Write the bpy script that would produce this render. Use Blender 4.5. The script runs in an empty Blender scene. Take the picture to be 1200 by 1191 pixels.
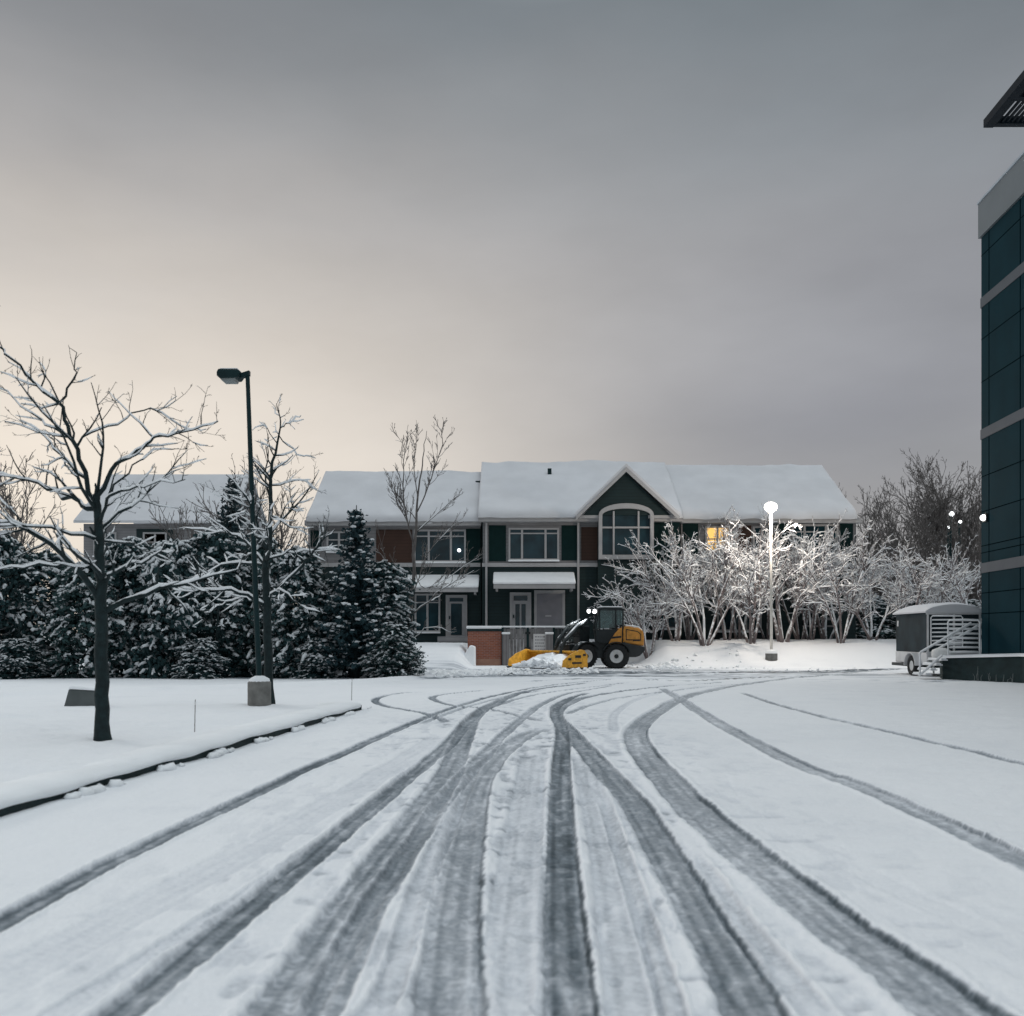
import bpy, math, random
import numpy as np
from mathutils import Vector, Matrix, noise as mnoise
random.seed(7); rng = np.random.default_rng(7)
S = bpy.context.scene; COL = S.collection
F = 1150.0; H = 1.35; HY = 745.0
def P(px, py, D): return Vector(((px-600)/F*D, D, H+(HY-py)/F*D))
def G(px, py):
    d = F*H/(py-HY); return ((px-600)/F*d, d)
# ---------------------------------------------------------------- materials
def ss(a, b, x):
    t = np.clip((x-a)/(b-a), 0, 1); return t*t*(3-2*t)
SNOW = (0.84, 0.865, 0.885)
def mat(name, col, rough=0.6, metal=0.0, var=0.15, scale=3.0, bump=0.0, bscale=30.0, snow=None, emit=None, estr=0, spec=0.4, coat=0):
    m = bpy.data.materials.new(name); m.use_nodes = True
    nt = m.node_tree; N = nt.nodes; L = nt.links; b = N['Principled BSDF']
    b.inputs['Roughness'].default_value = rough; b.inputs['Metallic'].default_value = metal
    b.inputs['Specular IOR Level'].default_value = spec
    if coat: b.inputs['Coat Weight'].default_value = coat
    tc = N.new('ShaderNodeTexCoord'); nz = N.new('ShaderNodeTexNoise')
    nz.inputs['Scale'].default_value = scale; nz.inputs['Detail'].default_value = 6
    L.new(tc.outputs['Object'], nz.inputs['Vector'])
    mr = N.new('ShaderNodeMapRange'); mr.inputs[1].default_value = 0.3; mr.inputs[2].default_value = 0.7
    mr.inputs[3].default_value = 1-var; mr.inputs[4].default_value = 1+var
    L.new(nz.outputs[0], mr.inputs[0])
    mx = N.new('ShaderNodeMix'); mx.data_type = 'RGBA'; mx.blend_type = 'MULTIPLY'; mx.inputs[0].default_value = 1
    mx.inputs[6].default_value = (*col, 1); L.new(mr.outputs[0], mx.inputs[7])
    out = mx.outputs[2]
    if snow is not None:                                  # snow lying on faces that point up
        ge = N.new('ShaderNodeNewGeometry'); sp = N.new('ShaderNodeSeparateXYZ'); L.new(ge.outputs['Normal'], sp.inputs[0])
        n2 = N.new('ShaderNodeTexNoise'); n2.inputs['Scale'].default_value = 9; L.new(tc.outputs['Object'], n2.inputs['Vector'])
        ad = N.new('ShaderNodeMath'); ad.operation = 'MULTIPLY_ADD'; ad.inputs[1].default_value = 0.9
        L.new(n2.outputs[0], ad.inputs[0]); L.new(sp.outputs[2], ad.inputs[2])
        m2 = N.new('ShaderNodeMapRange'); m2.inputs[1].default_value = snow; m2.inputs[2].default_value = snow+0.18
        L.new(ad.outputs[0], m2.inputs[0])
        m3 = N.new('ShaderNodeMix'); m3.data_type = 'RGBA'; L.new(m2.outputs[0], m3.inputs[0]); L.new(out, m3.inputs[6])
        m3.inputs[7].default_value = (*SNOW, 1); out = m3.outputs[2]
    L.new(out, b.inputs['Base Color'])
    if bump:
        nb = N.new('ShaderNodeTexNoise'); nb.inputs['Scale'].default_value = bscale; nb.inputs['Detail'].default_value = 8
        L.new(tc.outputs['Object'], nb.inputs['Vector']); bp = N.new('ShaderNodeBump'); bp.inputs['Strength'].default_value = bump
        bp.inputs['Distance'].default_value = 0.02; L.new(nb.outputs[0], bp.inputs['Height']); L.new(bp.outputs[0], b.inputs['Normal'])
    if emit:
        b.inputs['Emission Color'].default_value = (*emit, 1); b.inputs['Emission Strength'].default_value = estr
    return m
M = {}
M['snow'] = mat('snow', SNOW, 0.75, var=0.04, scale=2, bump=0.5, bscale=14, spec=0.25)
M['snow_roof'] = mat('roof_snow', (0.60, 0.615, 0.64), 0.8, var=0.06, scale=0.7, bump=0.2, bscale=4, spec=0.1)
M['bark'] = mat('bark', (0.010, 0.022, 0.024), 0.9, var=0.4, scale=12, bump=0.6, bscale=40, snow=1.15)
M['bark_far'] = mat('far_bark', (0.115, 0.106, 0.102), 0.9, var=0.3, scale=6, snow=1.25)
M['bark_pale'] = mat('pale_bark', (0.13, 0.12, 0.115), 0.9, var=0.3, scale=6, snow=1.0)
M['bark_rime'] = mat('snow_coated_bark', (0.16, 0.135, 0.135), 0.9, var=0.35, scale=5, snow=0.40)
M['snow_bush'] = mat('frosted_snow', (0.60, 0.63, 0.65), 0.8, var=0.2, scale=3, bump=0.4, bscale=20, spec=.1)
M['leaf'] = mat('evergreen_leaf', (0.020, 0.046, 0.050), 0.75, var=0.5, scale=2.2, spec=0.2)
M['leaf2'] = mat('evergreen_leaf_lighter', (0.027, 0.056, 0.057), 0.75, var=0.5, scale=2.2, spec=0.2)
M['needle'] = mat('conifer_needle', (0.018, 0.042, 0.050), 0.8, var=0.4, scale=3, spec=0.2)
M['panel'] = mat('dark_teal_wall_panel', (0.005, 0.026, 0.036), 0.8, var=0.14, scale=0.8, bump=0.05, spec=0.05)
M['joint'] = mat('panel_joint', (0.0005, 0.004, 0.006), 0.9, spec=0)
M['band'] = mat('grey_band', (0.060, 0.072, 0.088), 0.75, var=0.08, scale=1.5)
M['fascia'] = mat('grey_fascia_metal', (0.105, 0.13, 0.148), 0.6, var=0.06, scale=1)
M['louvre'] = mat('dark_louvre_metal', (0.004, 0.009, 0.015), 0.6, spec=.1)
M['slat_pale'] = mat('pale_louvre_metal', (0.30, 0.35, 0.40), 0.5)
M['white'] = mat('white_painted_trim', (0.38, 0.38, 0.385), 0.6, var=0.06, scale=4)
M['siding'] = mat('pale_siding', (0.30, 0.30, 0.305), 0.7, var=0.08, scale=2)
M['green'] = mat('dark_green_siding', (0.012, 0.034, 0.032), 0.75, var=0.2, scale=2)
M['shutter'] = mat('dark_shutter', (0.006, 0.022, 0.022), 0.8, spec=.1)
M['brown'] = mat('brown_siding', (0.065, 0.028, 0.018), 0.75, var=0.25, scale=2)
M['glass'] = mat('dark_window_glass', (0.012, 0.035, 0.045), 0.12, var=0.5, scale=1.3, spec=0.5)
M['litglass'] = mat('lit_window_glass', (0.15, 0.09, 0.02), 0.3, emit=(1.0, 0.58, 0.14), estr=1.1)
M['door'] = mat('white_door', (0.40, 0.40, 0.41), 0.5, var=0.05)
M['garage'] = mat('grey_garage_door', (0.20, 0.20, 0.22), 0.6, var=0.08)
M['wood'] = mat('weathered_fence_wood', (0.17, 0.165, 0.165), 0.85, var=0.35, scale=5, bump=0.4)
M['darkwood'] = mat('dark_fence_wood', (0.055, 0.06, 0.06), 0.85, var=0.35, scale=5, bump=0.4)
M['concrete'] = mat('dark_damp_concrete', (0.014, 0.030, 0.032), 0.85, var=0.35, scale=3, bump=0.5)
M['concrete_l'] = mat('concrete', (0.17, 0.17, 0.16), 0.85, var=0.3, scale=6, bump=0.5)
M['box'] = mat('grey_green_box_paint', (0.085, 0.10, 0.10), 0.6, var=0.2, scale=4)
M['pole'] = mat('dark_pole_paint', (0.006, 0.024, 0.027), 0.5, var=0.2, spec=.2)
M['polepale'] = mat('pale_pole_paint', (0.62, 0.60, 0.56), 0.5, var=0.1)
M['lens'] = mat('lamp_lens', (0.25, 0.28, 0.28), 0.3)
M['lamp'] = mat('glowing_lamp', (1, 1, 1), 0.3, emit=(1.0, 0.96, 0.80), estr=3)
M['lampc'] = mat('glowing_cool_lamp', (1, 1, 1), 0.3, emit=(0.95, 0.98, 1.0), estr=3.5)
M['reflglow'] = mat('window_reflection_glow', (1, 1, 1), 0.3, emit=(0.9, 0.9, 1.0), estr=3)  # glow of the added ball that imitates a reflection in a window
M['yellow'] = mat('yellow_machine_paint', (0.72, 0.36, 0.035), 0.5, var=0.30, scale=7, snow=1.38)
M['ochre'] = mat('orange_yellow_hood_paint', (0.56, 0.25, 0.045), 0.5, var=0.28, scale=6, snow=1.42)
M['black'] = mat('black_machine_paint', (0.014, 0.02, 0.022), 0.5, var=0.3, snow=1.3)
M['blackc'] = mat('clean_black_paint', (0.010, 0.016, 0.018), 0.45, var=0.3)
M['grey'] = mat('grey_counterweight', (0.030, 0.034, 0.035), 0.6, var=0.2)
M['tyre'] = mat('rubber', (0.012, 0.014, 0.015), 0.8, var=0.3, scale=14, bump=0.5)
M['rim'] = mat('pale_rim', (0.62, 0.63, 0.63), 0.5, var=0.15)
M['rail'] = mat('snowy_galvanised_rail', (0.72, 0.74, 0.76), 0.6, var=0.15, snow=0.75)
M['trailer'] = mat('slate_trailer_side', (0.018, 0.030, 0.037), 0.65, var=0.5, spec=.15, scale=1.2)
M['trailerw'] = mat('white_trailer_panel', (0.60, 0.61, 0.62), 0.5, var=0.08)
M['sign'] = mat('white_notice_board', (0.62, 0.62, 0.62), 0.6, var=0.06)
M['signink'] = mat('grey_print', (0.2, 0.2, 0.22), 0.7)
M['cabglass'] = mat('cab_glass', (0.03, 0.06, 0.07), 0.08, var=0.2, spec=0.7)
M['stake'] = mat('stake_fibreglass', (0.12, 0.11, 0.10), 0.6)
def wave_mat(name, col, dark, scale, axis='Z', rough=0.75, width=0.12):
    m = mat(name, col, rough, var=0.12, scale=2); nt = m.node_tree; N = nt.nodes; L = nt.links; b = N['Principled BSDF']
    src = b.inputs['Base Color'].links[0].from_socket
    tc = N.new('ShaderNodeTexCoord'); sp = N.new('ShaderNodeSeparateXYZ'); L.new(tc.outputs['Object'], sp.inputs[0])
    mu = N.new('ShaderNodeMath'); mu.operation = 'MULTIPLY'; mu.inputs[1].default_value = scale; L.new(sp.outputs['XYZ'.index(axis)], mu.inputs[0])
    fr = N.new('ShaderNodeMath'); fr.operation = 'FRACT'; L.new(mu.outputs[0], fr.inputs[0])
    lt = N.new('ShaderNodeMath'); lt.operation = 'LESS_THAN'; lt.inputs[1].default_value = width; L.new(fr.outputs[0], lt.inputs[0])
    mx = N.new('ShaderNodeMix'); mx.data_type = 'RGBA'; L.new(lt.outputs[0], mx.inputs[0]); L.new(src, mx.inputs[6]); mx.inputs[7].default_value = (*dark, 1)
    L.new(mx.outputs[2], b.inputs['Base Color']); return m
M['green'] = wave_mat('green_lap_siding', (0.008, 0.024, 0.026), (0.004, 0.012, 0.013), 6)
M['siding'] = wave_mat('pale_lap_siding', (0.22, 0.22, 0.225), (0.15, 0.15, 0.16), 6)
M['brown'] = wave_mat('brown_lap_siding', (0.050, 0.024, 0.016), (0.03, 0.014, 0.01), 6)
M['wood'] = wave_mat('weathered_fence_boards', (0.19, 0.185, 0.19), (0.06, 0.06, 0.06), 7, 'X')
def brick_mat():
    m = bpy.data.materials.new('red_brick'); m.use_nodes = True; N = m.node_tree.nodes; L = m.node_tree.links; b = N['Principled BSDF']
    tc = N.new('ShaderNodeTexCoord'); mp = N.new('ShaderNodeMapping'); mp.inputs['Rotation'].default_value = (math.pi/2, 0, 0)
    L.new(tc.outputs['Object'], mp.inputs[0]); br = N.new('ShaderNodeTexBrick'); L.new(mp.outputs[0], br.inputs[0])
    br.inputs['Color1'].default_value = (0.33, 0.105, 0.055, 1); br.inputs['Color2'].default_value = (0.24, 0.075, 0.042, 1)
    br.inputs['Mortar'].default_value = (0.28, 0.2, 0.18, 1); br.inputs['Scale'].default_value = 1
    br.inputs['Brick Width'].default_value = 0.22; br.inputs['Row Height'].default_value = 0.075; br.inputs['Mortar Size'].default_value = 0.009
    L.new(br.outputs[0], b.inputs['Base Color']); b.inputs['Roughness'].default_value = 0.85; return m
M['brick'] = brick_mat()
# ---------------------------------------------------------------- object helpers
def tag(o, label=None, cat=None, group=None, kind=None):
    if label: o['label'] = label
    if cat: o['category'] = cat
    if group: o['group'] = group
    if kind: o['kind'] = kind
    return o
def empty(name, loc, label, cat, group=None, rz=0.0):
    o = bpy.data.objects.new(name, None); COL.objects.link(o); o.location = loc; o.rotation_euler.z = rz
    o.empty_display_size = 0.3; return tag(o, label, cat, group)
def copy_tree(o, parent=None):
    c = o.copy(); COL.objects.link(c); c.parent = parent
    for ch in list(o.children): copy_tree(ch, c)
    return c
class MB:
    def __init__(s): s.v = []; s.f = []
    def add(s, vs, fs):
        n = len(s.v); s.v.extend([tuple(v) for v in vs]); s.f.extend([tuple(i+n for i in f) for f in fs]); return s
    def box(s, a, b):
        x0, y0, z0 = [min(a[i], b[i]) for i in range(3)]; x1, y1, z1 = [max(a[i], b[i]) for i in range(3)]
        return s.add([(x0,y0,z0),(x1,y0,z0),(x1,y1,z0),(x0,y1,z0),(x0,y0,z1),(x1,y0,z1),(x1,y1,z1),(x0,y1,z1)],
                     [(0,3,2,1),(4,5,6,7),(0,1,5,4),(1,2,6,5),(2,3,7,6),(3,0,4,7)])
    def prism(s, pts, y0, y1):                     # polygon of (x,z), extruded in y
        n = len(pts); vs = [(p[0], y0, p[1]) for p in pts]+[(p[0], y1, p[1]) for p in pts]
        return s.add(vs, [tuple(range(n)), tuple(range(2*n-1, n-1, -1))]+[(i, i+n, (i+1) % n+n, (i+1) % n) for i in range(n)])
    def slab(s, pts, z0, z1):                      # polygon of (x,y), extruded in z
        n = len(pts); vs = [(p[0], p[1], z0) for p in pts]+[(p[0], p[1], z1) for p in pts]
        return s.add(vs, [tuple(range(n-1, -1, -1)), tuple(range(n, 2*n))]+[(i, (i+1) % n, (i+1) % n+n, i+n) for i in range(n)])
    def tube(s, pts, rad, n=6, cap=True):
        pts = [Vector(p) for p in pts]; k = len(pts)
        if not hasattr(rad, '__len__'): rad = [rad]*k
        base = len(s.v); ref = None
        for i, p in enumerate(pts):
            t = (pts[min(i+1, k-1)]-pts[max(i-1, 0)]); t = t.normalized() if t.length > 1e-9 else Vector((0, 0, 1))
            if ref is None: ref = t.orthogonal().normalized()
            ref = (ref-t*ref.dot(t)); ref = ref.normalized() if ref.length > 1e-6 else t.orthogonal().normalized()
            w = t.cross(ref); r = rad[i]
            for j in range(n):
                a = 2*math.pi*j/n; q = p+ref*(r*math.cos(a))+w*(r*math.sin(a)); s.v.append((q.x, q.y, q.z))
        for i in range(k-1):
            for j in range(n):
                a = base+i*n+j; b = base+i*n+(j+1) % n; s.f.append((a, b, b+n, a+n))
        if cap:
            s.f.append(tuple(base+j for j in range(n-1, -1, -1))); s.f.append(tuple(base+(k-1)*n+j for j in range(n)))
        return s
    def cyl(s, a, b, r, n=20): return s.tube([a, b], r, n)
    def lathe(s, prof, cx, cy, cz, axis, n=28):    # prof = (r, h) closed ring list; axis unit vector
        ax = Vector(axis).normalized(); u = ax.orthogonal().normalized(); w = ax.cross(u); base = len(s.v); k = len(prof)
        for (r, h) in prof:
            for j in range(n):
                a = 2*math.pi*j/n; q = Vector((cx, cy, cz))+ax*h+u*(r*math.cos(a))+w*(r*math.sin(a)); s.v.append(tuple(q))
        for i in range(k-1):
            for j in range(n):
                a = base+i*n+j; b = base+i*n+(j+1) % n; s.f.append((a, b, b+n, a+n))
        return s
    def blob(s, c, r, sq=(1, 1, 1), jit=0.25, rnd=random):
        t = (1+5**.5)/2
        V = [(-1,t,0),(1,t,0),(-1,-t,0),(1,-t,0),(0,-1,t),(0,1,t),(0,-1,-t),(0,1,-t),(t,0,-1),(t,0,1),(-t,0,-1),(-t,0,1)]
        Fc = [(0,11,5),(0,5,1),(0,1,7),(0,7,10),(0,10,11),(1,5,9),(5,11,4),(11,10,2),(10,7,6),(7,1,8),(3,9,4),(3,4,2),(3,2,6),(3,6,8),(3,8,9),(4,9,5),(2,4,11),(6,2,10),(8,6,7),(9,8,1)]
        k = r/1.9; a = rnd.random()*6.28; ca, sa = math.cos(a), math.sin(a); vs = []
        for (x, y, z) in V:
            q = 1+jit*(rnd.random()*2-1); x, y = x*ca-y*sa, x*sa+y*ca
            vs.append((c[0]+x*k*q*sq[0], c[1]+y*k*q*sq[1], c[2]+z*k*q*sq[2]))
        return s.add(vs, Fc)
    def each(s, name, m, parent=None, **k):        # every separate piece becomes an object of its own
        par = list(range(len(s.v)))
        def find(a):
            while par[a] != a: par[a] = par[par[a]]; a = par[a]
            return a
        for f in s.f:
            for q in f[1:]: par[find(q)] = find(f[0])
        groups = {}
        for f in s.f: groups.setdefault(find(f[0]), []).append(f)
        out = []
        for fs in groups.values():
            ids = sorted({i for f in fs for i in f}); mp = {i: j for j, i in enumerate(ids)}; b = MB(); b.v = [s.v[i] for i in ids]; b.f = [tuple(mp[i] for i in f) for f in fs]
            out.append(b.build(name, m, parent, **k))
        return out
    def build(s, name, m, parent=None, world=True, smooth=False, bevel=0, sub=0):
        me = bpy.data.meshes.new(name); off = Vector((0, 0, 0))
        if parent is not None and world:
            r = parent
            while r is not None: off = off+r.location; r = r.parent
        A = np.array(s.v, dtype=np.float64)-np.array(off)
        me.from_pydata(A.tolist(), [], s.f); me.update()
        if smooth: me.polygons.foreach_set('use_smooth', [True]*len(me.polygons))
        o = bpy.data.objects.new(name, me); COL.objects.link(o); o.parent = parent
        me.materials.append(M[m] if isinstance(m, str) else m)
        if bevel:
            b = o.modifiers.new('Bevel', 'BEVEL'); b.width = bevel; b.segments = 2; b.limit_method = 'ANGLE'
        if sub:
            b = o.modifiers.new('Sub', 'SUBSURF'); b.levels = sub; b.render_levels = sub
        return o
# ---------------------------------------------------------------- noise + ground
def vnoise(x, y, seed=0):
    xi = np.floor(x).astype(np.int64); yi = np.floor(y).astype(np.int64); xf = x-xi; yf = y-yi
    u = xf*xf*(3-2*xf); v = yf*yf*(3-2*yf)
    def h(a, b):
        n = (a*374761393+b*668265263+seed*1442695041) & 0xffffffff
        n = ((n ^ (n >> 13))*1274126177) & 0xffffffff
        n = ((n ^ (n >> 16))*2246822519) & 0xffffffff
        return ((n ^ (n >> 15)) & 0xffff)/65535.0
    a = h(xi, yi); b = h(xi+1, yi); c = h(xi, yi+1); d = h(xi+1, yi+1)
    return (a*(1-u)+b*u)*(1-v)+(c*(1-u)+d*u)*v
def fbm(x, y, seed=0, oc=4):
    t = 0; a = 0.5; f = 1.0
    for i in range(oc): t = t+a*vnoise(x*f, y*f, seed+i*17); a *= 0.5; f *= 2.03
    return t/(1-0.5**oc)
KA = np.array(G(0, 955)); KB = np.array(G(420, 832))
def kerbx(y): return KA[0]+(y-KA[1])*(KB[0]-KA[0])/(KB[1]-KA[1])
KEND = KB[1]
def base_z(x, y):
    x = np.asarray(x, float); y = np.asarray(y, float)
    inl = ss(kerbx(y)+0.02, kerbx(y)-0.03, x)*ss(KEND+0.02, KEND-0.6, y)
    far = ss(17.0, 18.4, y)*0+1
    z = 0.125*inl*far
    z = z+0.10*ss(kerbx(y)-0.2, kerbx(y)-6, x)*ss(KEND+3, KEND-4, y)
    # bank in front of the row of houses
    right = ss(5.6, 7.2, x); left = ss(-1.6, -2.4, x)*ss(-6.5, -5.0, x)
    z = z+right*1.15*ss(41.0, 47.0, y)+left*1.0*ss(35.0, 47.5, y)
    z = z+(1-np.maximum(right, left))*1.15*ss(46.5, 48.2, y)
    return z
# tracks: pixels of the photograph, put on the ground, (points, width m, wear, edge side, edge strength)
TR = [
 ([(-120,1150),(0,1083),(100,1027),(200,977),(300,930),(400,883),(500,841),(560,820),(640,804),(720,796)], .165, .62, -1, .25),
 ([(20,1290),(138,1191),(250,1097),(330,1033),(421,958),(500,893),(530,866),(556,838),(600,815),(660,803)], .185, .60, 0, .2),
 ([(200,1330),(322,1191),(395,1085),(470,982),(520,915),(542,868),(560,836),(610,812),(690,800)], .26, .50, 0, .2),
 ([(300,1300),(372,1191),(420,1090),(480,995),(537,915),(608,845),(650,818),(720,803)], .16, .46, 0, .2),
 ([(510,1300),(524,1191),(532,1062),(553,940),(575,893),(608,866),(640,852)], .25, .40, 1, .62),
 ([(672,1330),(668,1191),(660,1062),(657,960),(657,895),(659,868),(657,850),(651,836),(655,824),(690,812)], .19, .66, 1, .7),
 ([(930,1290),(886,1191),(840,1100),(795,1025),(748,950),(700,893),(668,858),(652,838),(668,823),(712,813),(775,805),(860,798)], .23, .52, 1, .6),
 ([(1330,1320),(1150,1206),(1060,1140),(970,1076),(885,1008),(820,955),(775,908),(750,876),(748,852),(790,823),(844,807),(917,796),(1000,789)], .31, .40, 1, .66),
 ([(775,806),(825,837),(875,866),(933,895),(1017,926),(1087,957),(1150,986),(1200,1010),(1320,1070)], .23, .36, -1, .62),
 ([(867,812),(950,837),(1033,855),(1117,874),(1192,893),(1290,920)], .16, .46, -1, .25),
 ([(500,811),(468,813),(443,818),(441,823),(458,829),(504,838),(527,848)], .17, .58, 0, .3),
 ([(575,808),(540,812),(510,816),(509,820),(530,826),(579,832),(640,846)], .17, .52, 0, .3),
 ([(660,838),(700,824),(770,812),(850,803),(930,796)], .16, .34, 0, .1),
 ([(545,842),(600,820),(671,808),(740,800)], .16, .40, 0, .1),
 ([(490,850),(560,824),(640,808)], .14, .3, 0, .1),
 ([(720,860),(722,835),(760,816),(830,803)], .16, .16, 0, .05),
 ([(700,900),(770,985),(835,1080),(900,1191),(940,1260)], .34, .14, 0, .05),
 # old shallow ruts
 ([(-100,1210),(0,1150),(200,1046),(330,975),(450,905),(520,860)], .30, .11, 0, .03),
 ([(-30,1260),(60,1191),(260,1065),(400,970),(500,885)], .10, .18, 0, .05),
 ([(250,1250),(430,1191),(500,1020),(560,890)], .12, .22, 0, .05),
 ([(600,1290),(600,1191),(612,1000),(625,880)], .28, .20, 0, .05),
 ([(760,1290),(745,1191),(715,1020),(680,880)], .22, .22, 0, .05),
 ([(800,1290),(790,1191),(750,1060),(705,930)], .10, .25, 0, .05),
 ([(1000,1240),(960,1191),(880,1095),(800,990)], .14, .24, 0, .05),
 ([(970,1000),(1050,1040),(1200,1110)], .2, .06, 0, .02),
]
ROADLINES = [
 ([(470,798),(560,793),(700,790),(850,789),(960,789),(1050,785),(1120,783)], .55, .40),
 ([(520,795),(640,792),(760,793),(880,791)], .5, .45),
 ([(560,790),(640,788),(730,788),(820,789),(900,787)], .6, .40),
 ([(720,795),(800,798),(900,794),(1000,791)], .3, .35),
 ([(600,800),(680,796),(760,797)], .35, .3),
 ([(850,789.5),(960,787),(1050,784.5),(1075,784)], .9, .62),
]
def catmull(pts, n=14):
    p = [np.array(q, float) for q in pts]; p = [2*p[0]-p[1]]+p+[2*p[-1]-p[-2]]; out = []
    for i in range(1, len(p)-2):
        for k in range(n):
            t = k/n; a, b, c, d = p[i-1:i+3]
            out.append(0.5*((2*b)+(-a+c)*t+(2*a-5*b+4*c-d)*t*t+(-a+3*b-3*c+d)*t**3))
    out.append(p[-2]); return out
def poly_dist(X, Y, pts):
    best = np.full(X.shape, 1e9); sgn = np.zeros(X.shape); along = np.zeros(X.shape); acc = 0
    for a, b in zip(pts[:-1], pts[1:]):
        dx, dy = b[0]-a[0], b[1]-a[1]; l2 = dx*dx+dy*dy
        if l2 < 1e-10: continue
        t = np.clip(((X-a[0])*dx+(Y-a[1])*dy)/l2, 0, 1)
        ex = X-a[0]-t*dx; ey = Y-a[1]-t*dy; d = np.hypot(ex, ey); m = d < best
        best[m] = d[m]; sgn[m] = (ex*dy-ey*dx)[m]; along[m] = (acc+t*math.sqrt(l2))[m]; acc += math.sqrt(l2)
    return best, np.sign(sgn), along
def build_ground():
    d = [0.5]
    while d[-1] < 60: d.append(d[-1]*(1.0045 if 3 < d[-1] < 30 else 1.006 if d[-1] > 3 else 1.04))
    d = np.array(d)
    s = np.concatenate([np.linspace(-3.0, -.62, 90)[:-1], np.linspace(-.62, .62, 900), np.linspace(.62, 3.0, 90)[1:]])
    D, SS = np.meshgrid(d, s, indexing='ij'); X = D*SS; Y = D
    Z = base_z(X, Y)
    road = ss(0.05, 0.02, Z)                                     # driven surface
    Z = Z+(fbm(X*.35, Y*.35, 5)-.5)*.05*(1+1.5*(1-road))+(fbm(X*.9+7, Y*2.1, 6)-.5)*.07*(1-road)*ss(46, 40, Y)+(fbm(X*5, Y*5, 16, 3)-.5)*.03*(1-road)*ss(.45, .6, fbm(X*.5, Y*.5, 26))+(fbm(X*3, Y*3, 9)-.5)*.016+(fbm(X*1.3+2*fbm(X*.4, Y*.4, 2), Y*4.5, 13)-.5)*.026*ss(-1, 3, X)+(fbm(X*14, Y*14, 19, 3)-.5)*.006
    wear = np.zeros_like(Z); wear0 = (fbm(X*1.3, Y*1.3, 31)-.5)*.10
    # rutted snow between the tracks (car traffic over the middle of the lot)
    mid = np.exp(-((X-0.1)/1.7)**2)*ss(26, 12, Y)
    rut = fbm(X*8+Y*.7, Y*2.6-X*1.1, 41, 4)
    Z -= mid*ss(.42, .7, rut)*.018
    wear0 += mid*(ss(.50, .72, rut)*.20+.045)
    pit = vnoise(X*7+3*vnoise(X*2, Y*2, 3), Y*7, 77)
    Z -= mid*ss(.70, .86, pit)*.010; wear0 += mid*ss(.70, .88, pit)*.24
    for (pts, w, st, es, ee) in TR:
        c = [q for q in catmull(pts)]; c = [G(q[0], q[1]) for q in c]
        cx = [q[0] for q in c]; cy = [q[1] for q in c]
        msk = (X > min(cx)-1) & (X < max(cx)+1) & (Y > min(cy)-1) & (Y < max(cy)+1)
        if not msk.any(): continue
        x, y = X[msk], Y[msk]; dist, sg, al = poly_dist(x, y, c)
        hw = w/2*(1+.16*(fbm(x*2.5, y*1.2, 51)-.5)+.16*(vnoise(x*24, y*24, 52)-.5)*ss(12, 5, y))
        a = dist/hw; ins = ss(1.07, .93, a)
        fade = ss(0, .8, al)*ss(0, .8, al[:1].max() if False else (al.max()-al))
        ins = ins*fade
        str_ = vnoise(sg*dist*38+200, al*.5, 61); patch = fbm(x*1.5+40, y*.8, 71); chunk = ss(.55, .8, vnoise(x*22, y*10, 81))
        ww = st*(.86+.50*(str_-.5)+.6*(patch-.5))-.22*chunk*st
        tread = .5+.5*np.sin(al*2*math.pi/.055+6*sg*dist/hw); 
        ww = ww-.03*tread*ss(9, 4, y)
        strong = ss(.12, .3, np.float64(st))
        eg = np.zeros_like(a)
        if es:
            eg = np.exp(-((sg*a*1.0-es*1.0)/.13)**2)*ee*(.62+.55*ss(.3, .7, fbm(x*.8, y*.8, 91)))*fade*ss(30, 10, y)
        wv = np.maximum(wear[msk], np.maximum(ins*ww, eg)); wear[msk] = wv
        ridge = np.exp(-((a-1.30)/.17)**2)*fade
        Z[msk] += -(.006+.016*strong)*ins+(.003+.009*strong)*ridge*(.35+.5*vnoise(x*7, y*7, 99)+.6*fbm(x*30, y*18, 97, 3)*ss(12, 5, y)+.3*ss(5, 12, y))-eg*.008
        wear0[msk] *= (1-.8*ins); wear0[msk] -= .10*ridge*strong
    for (pts, w, st) in ROADLINES:
        c = [G(q[0], q[1]) for q in catmull(pts)]
        msk = (Y > 24) & (Y < 48); x, y = X[msk], Y[msk]; dist, sg, al = poly_dist(x, y, c)
        L = al.max(); a = dist/(w*.5*(1+1.0*(fbm(x*.7, y*2.2, 15)-.5)))
        n = fbm(x*.9, y*5, 25)
        wear[msk] = np.maximum(wear[msk], ss(1.3, .7, a)*st*1.5*(.35+1.3*ss(.3, .7, n))*ss(0, 3, al)*ss(0, 3, L-al))
        Z[msk] += np.exp(-((a-1.4)/.25)**2)*.02
    # swept area around the loader
    msk = (Y > 30) & (Y < 46); x, y = X[msk], Y[msk]
    q = np.exp(-((x-4)/9)**2-((y-35.5)/4.0)**2)
    wear[msk] = np.maximum(wear[msk], q*(.14+.60*ss(.42, .66, fbm(x*.5, y*2.6, 35))))
    # left snow ridges beyond the island
    for pts, hh in (([(-60,818),(100,812),(300,806),(420,800),(500,794)], .10), ([(-60,838),(60,833),(110,832)], .03), ([(0,866),(120,858),(280,852)], .025)):
        c = [G(*q) for q in catmull(pts)]; msk = (X < 2) & (Y > 8) & (Y < 40); dist, sg, al = poly_dist(X[msk], Y[msk], c)
        Z[msk] += hh*np.exp(-(dist/.5)**2)
    hed = ss(30.3, 31.2, Y)*ss(-3.2, -4.0, X); wear = np.maximum(wear, hed*.55*(.5+fbm(X*2, Y*2, 8))*ss(33.5, 32, Y))
    msk = (X > 9) & (Y > 24) & (Y < 32); x, y = X[msk], Y[msk]
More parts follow.
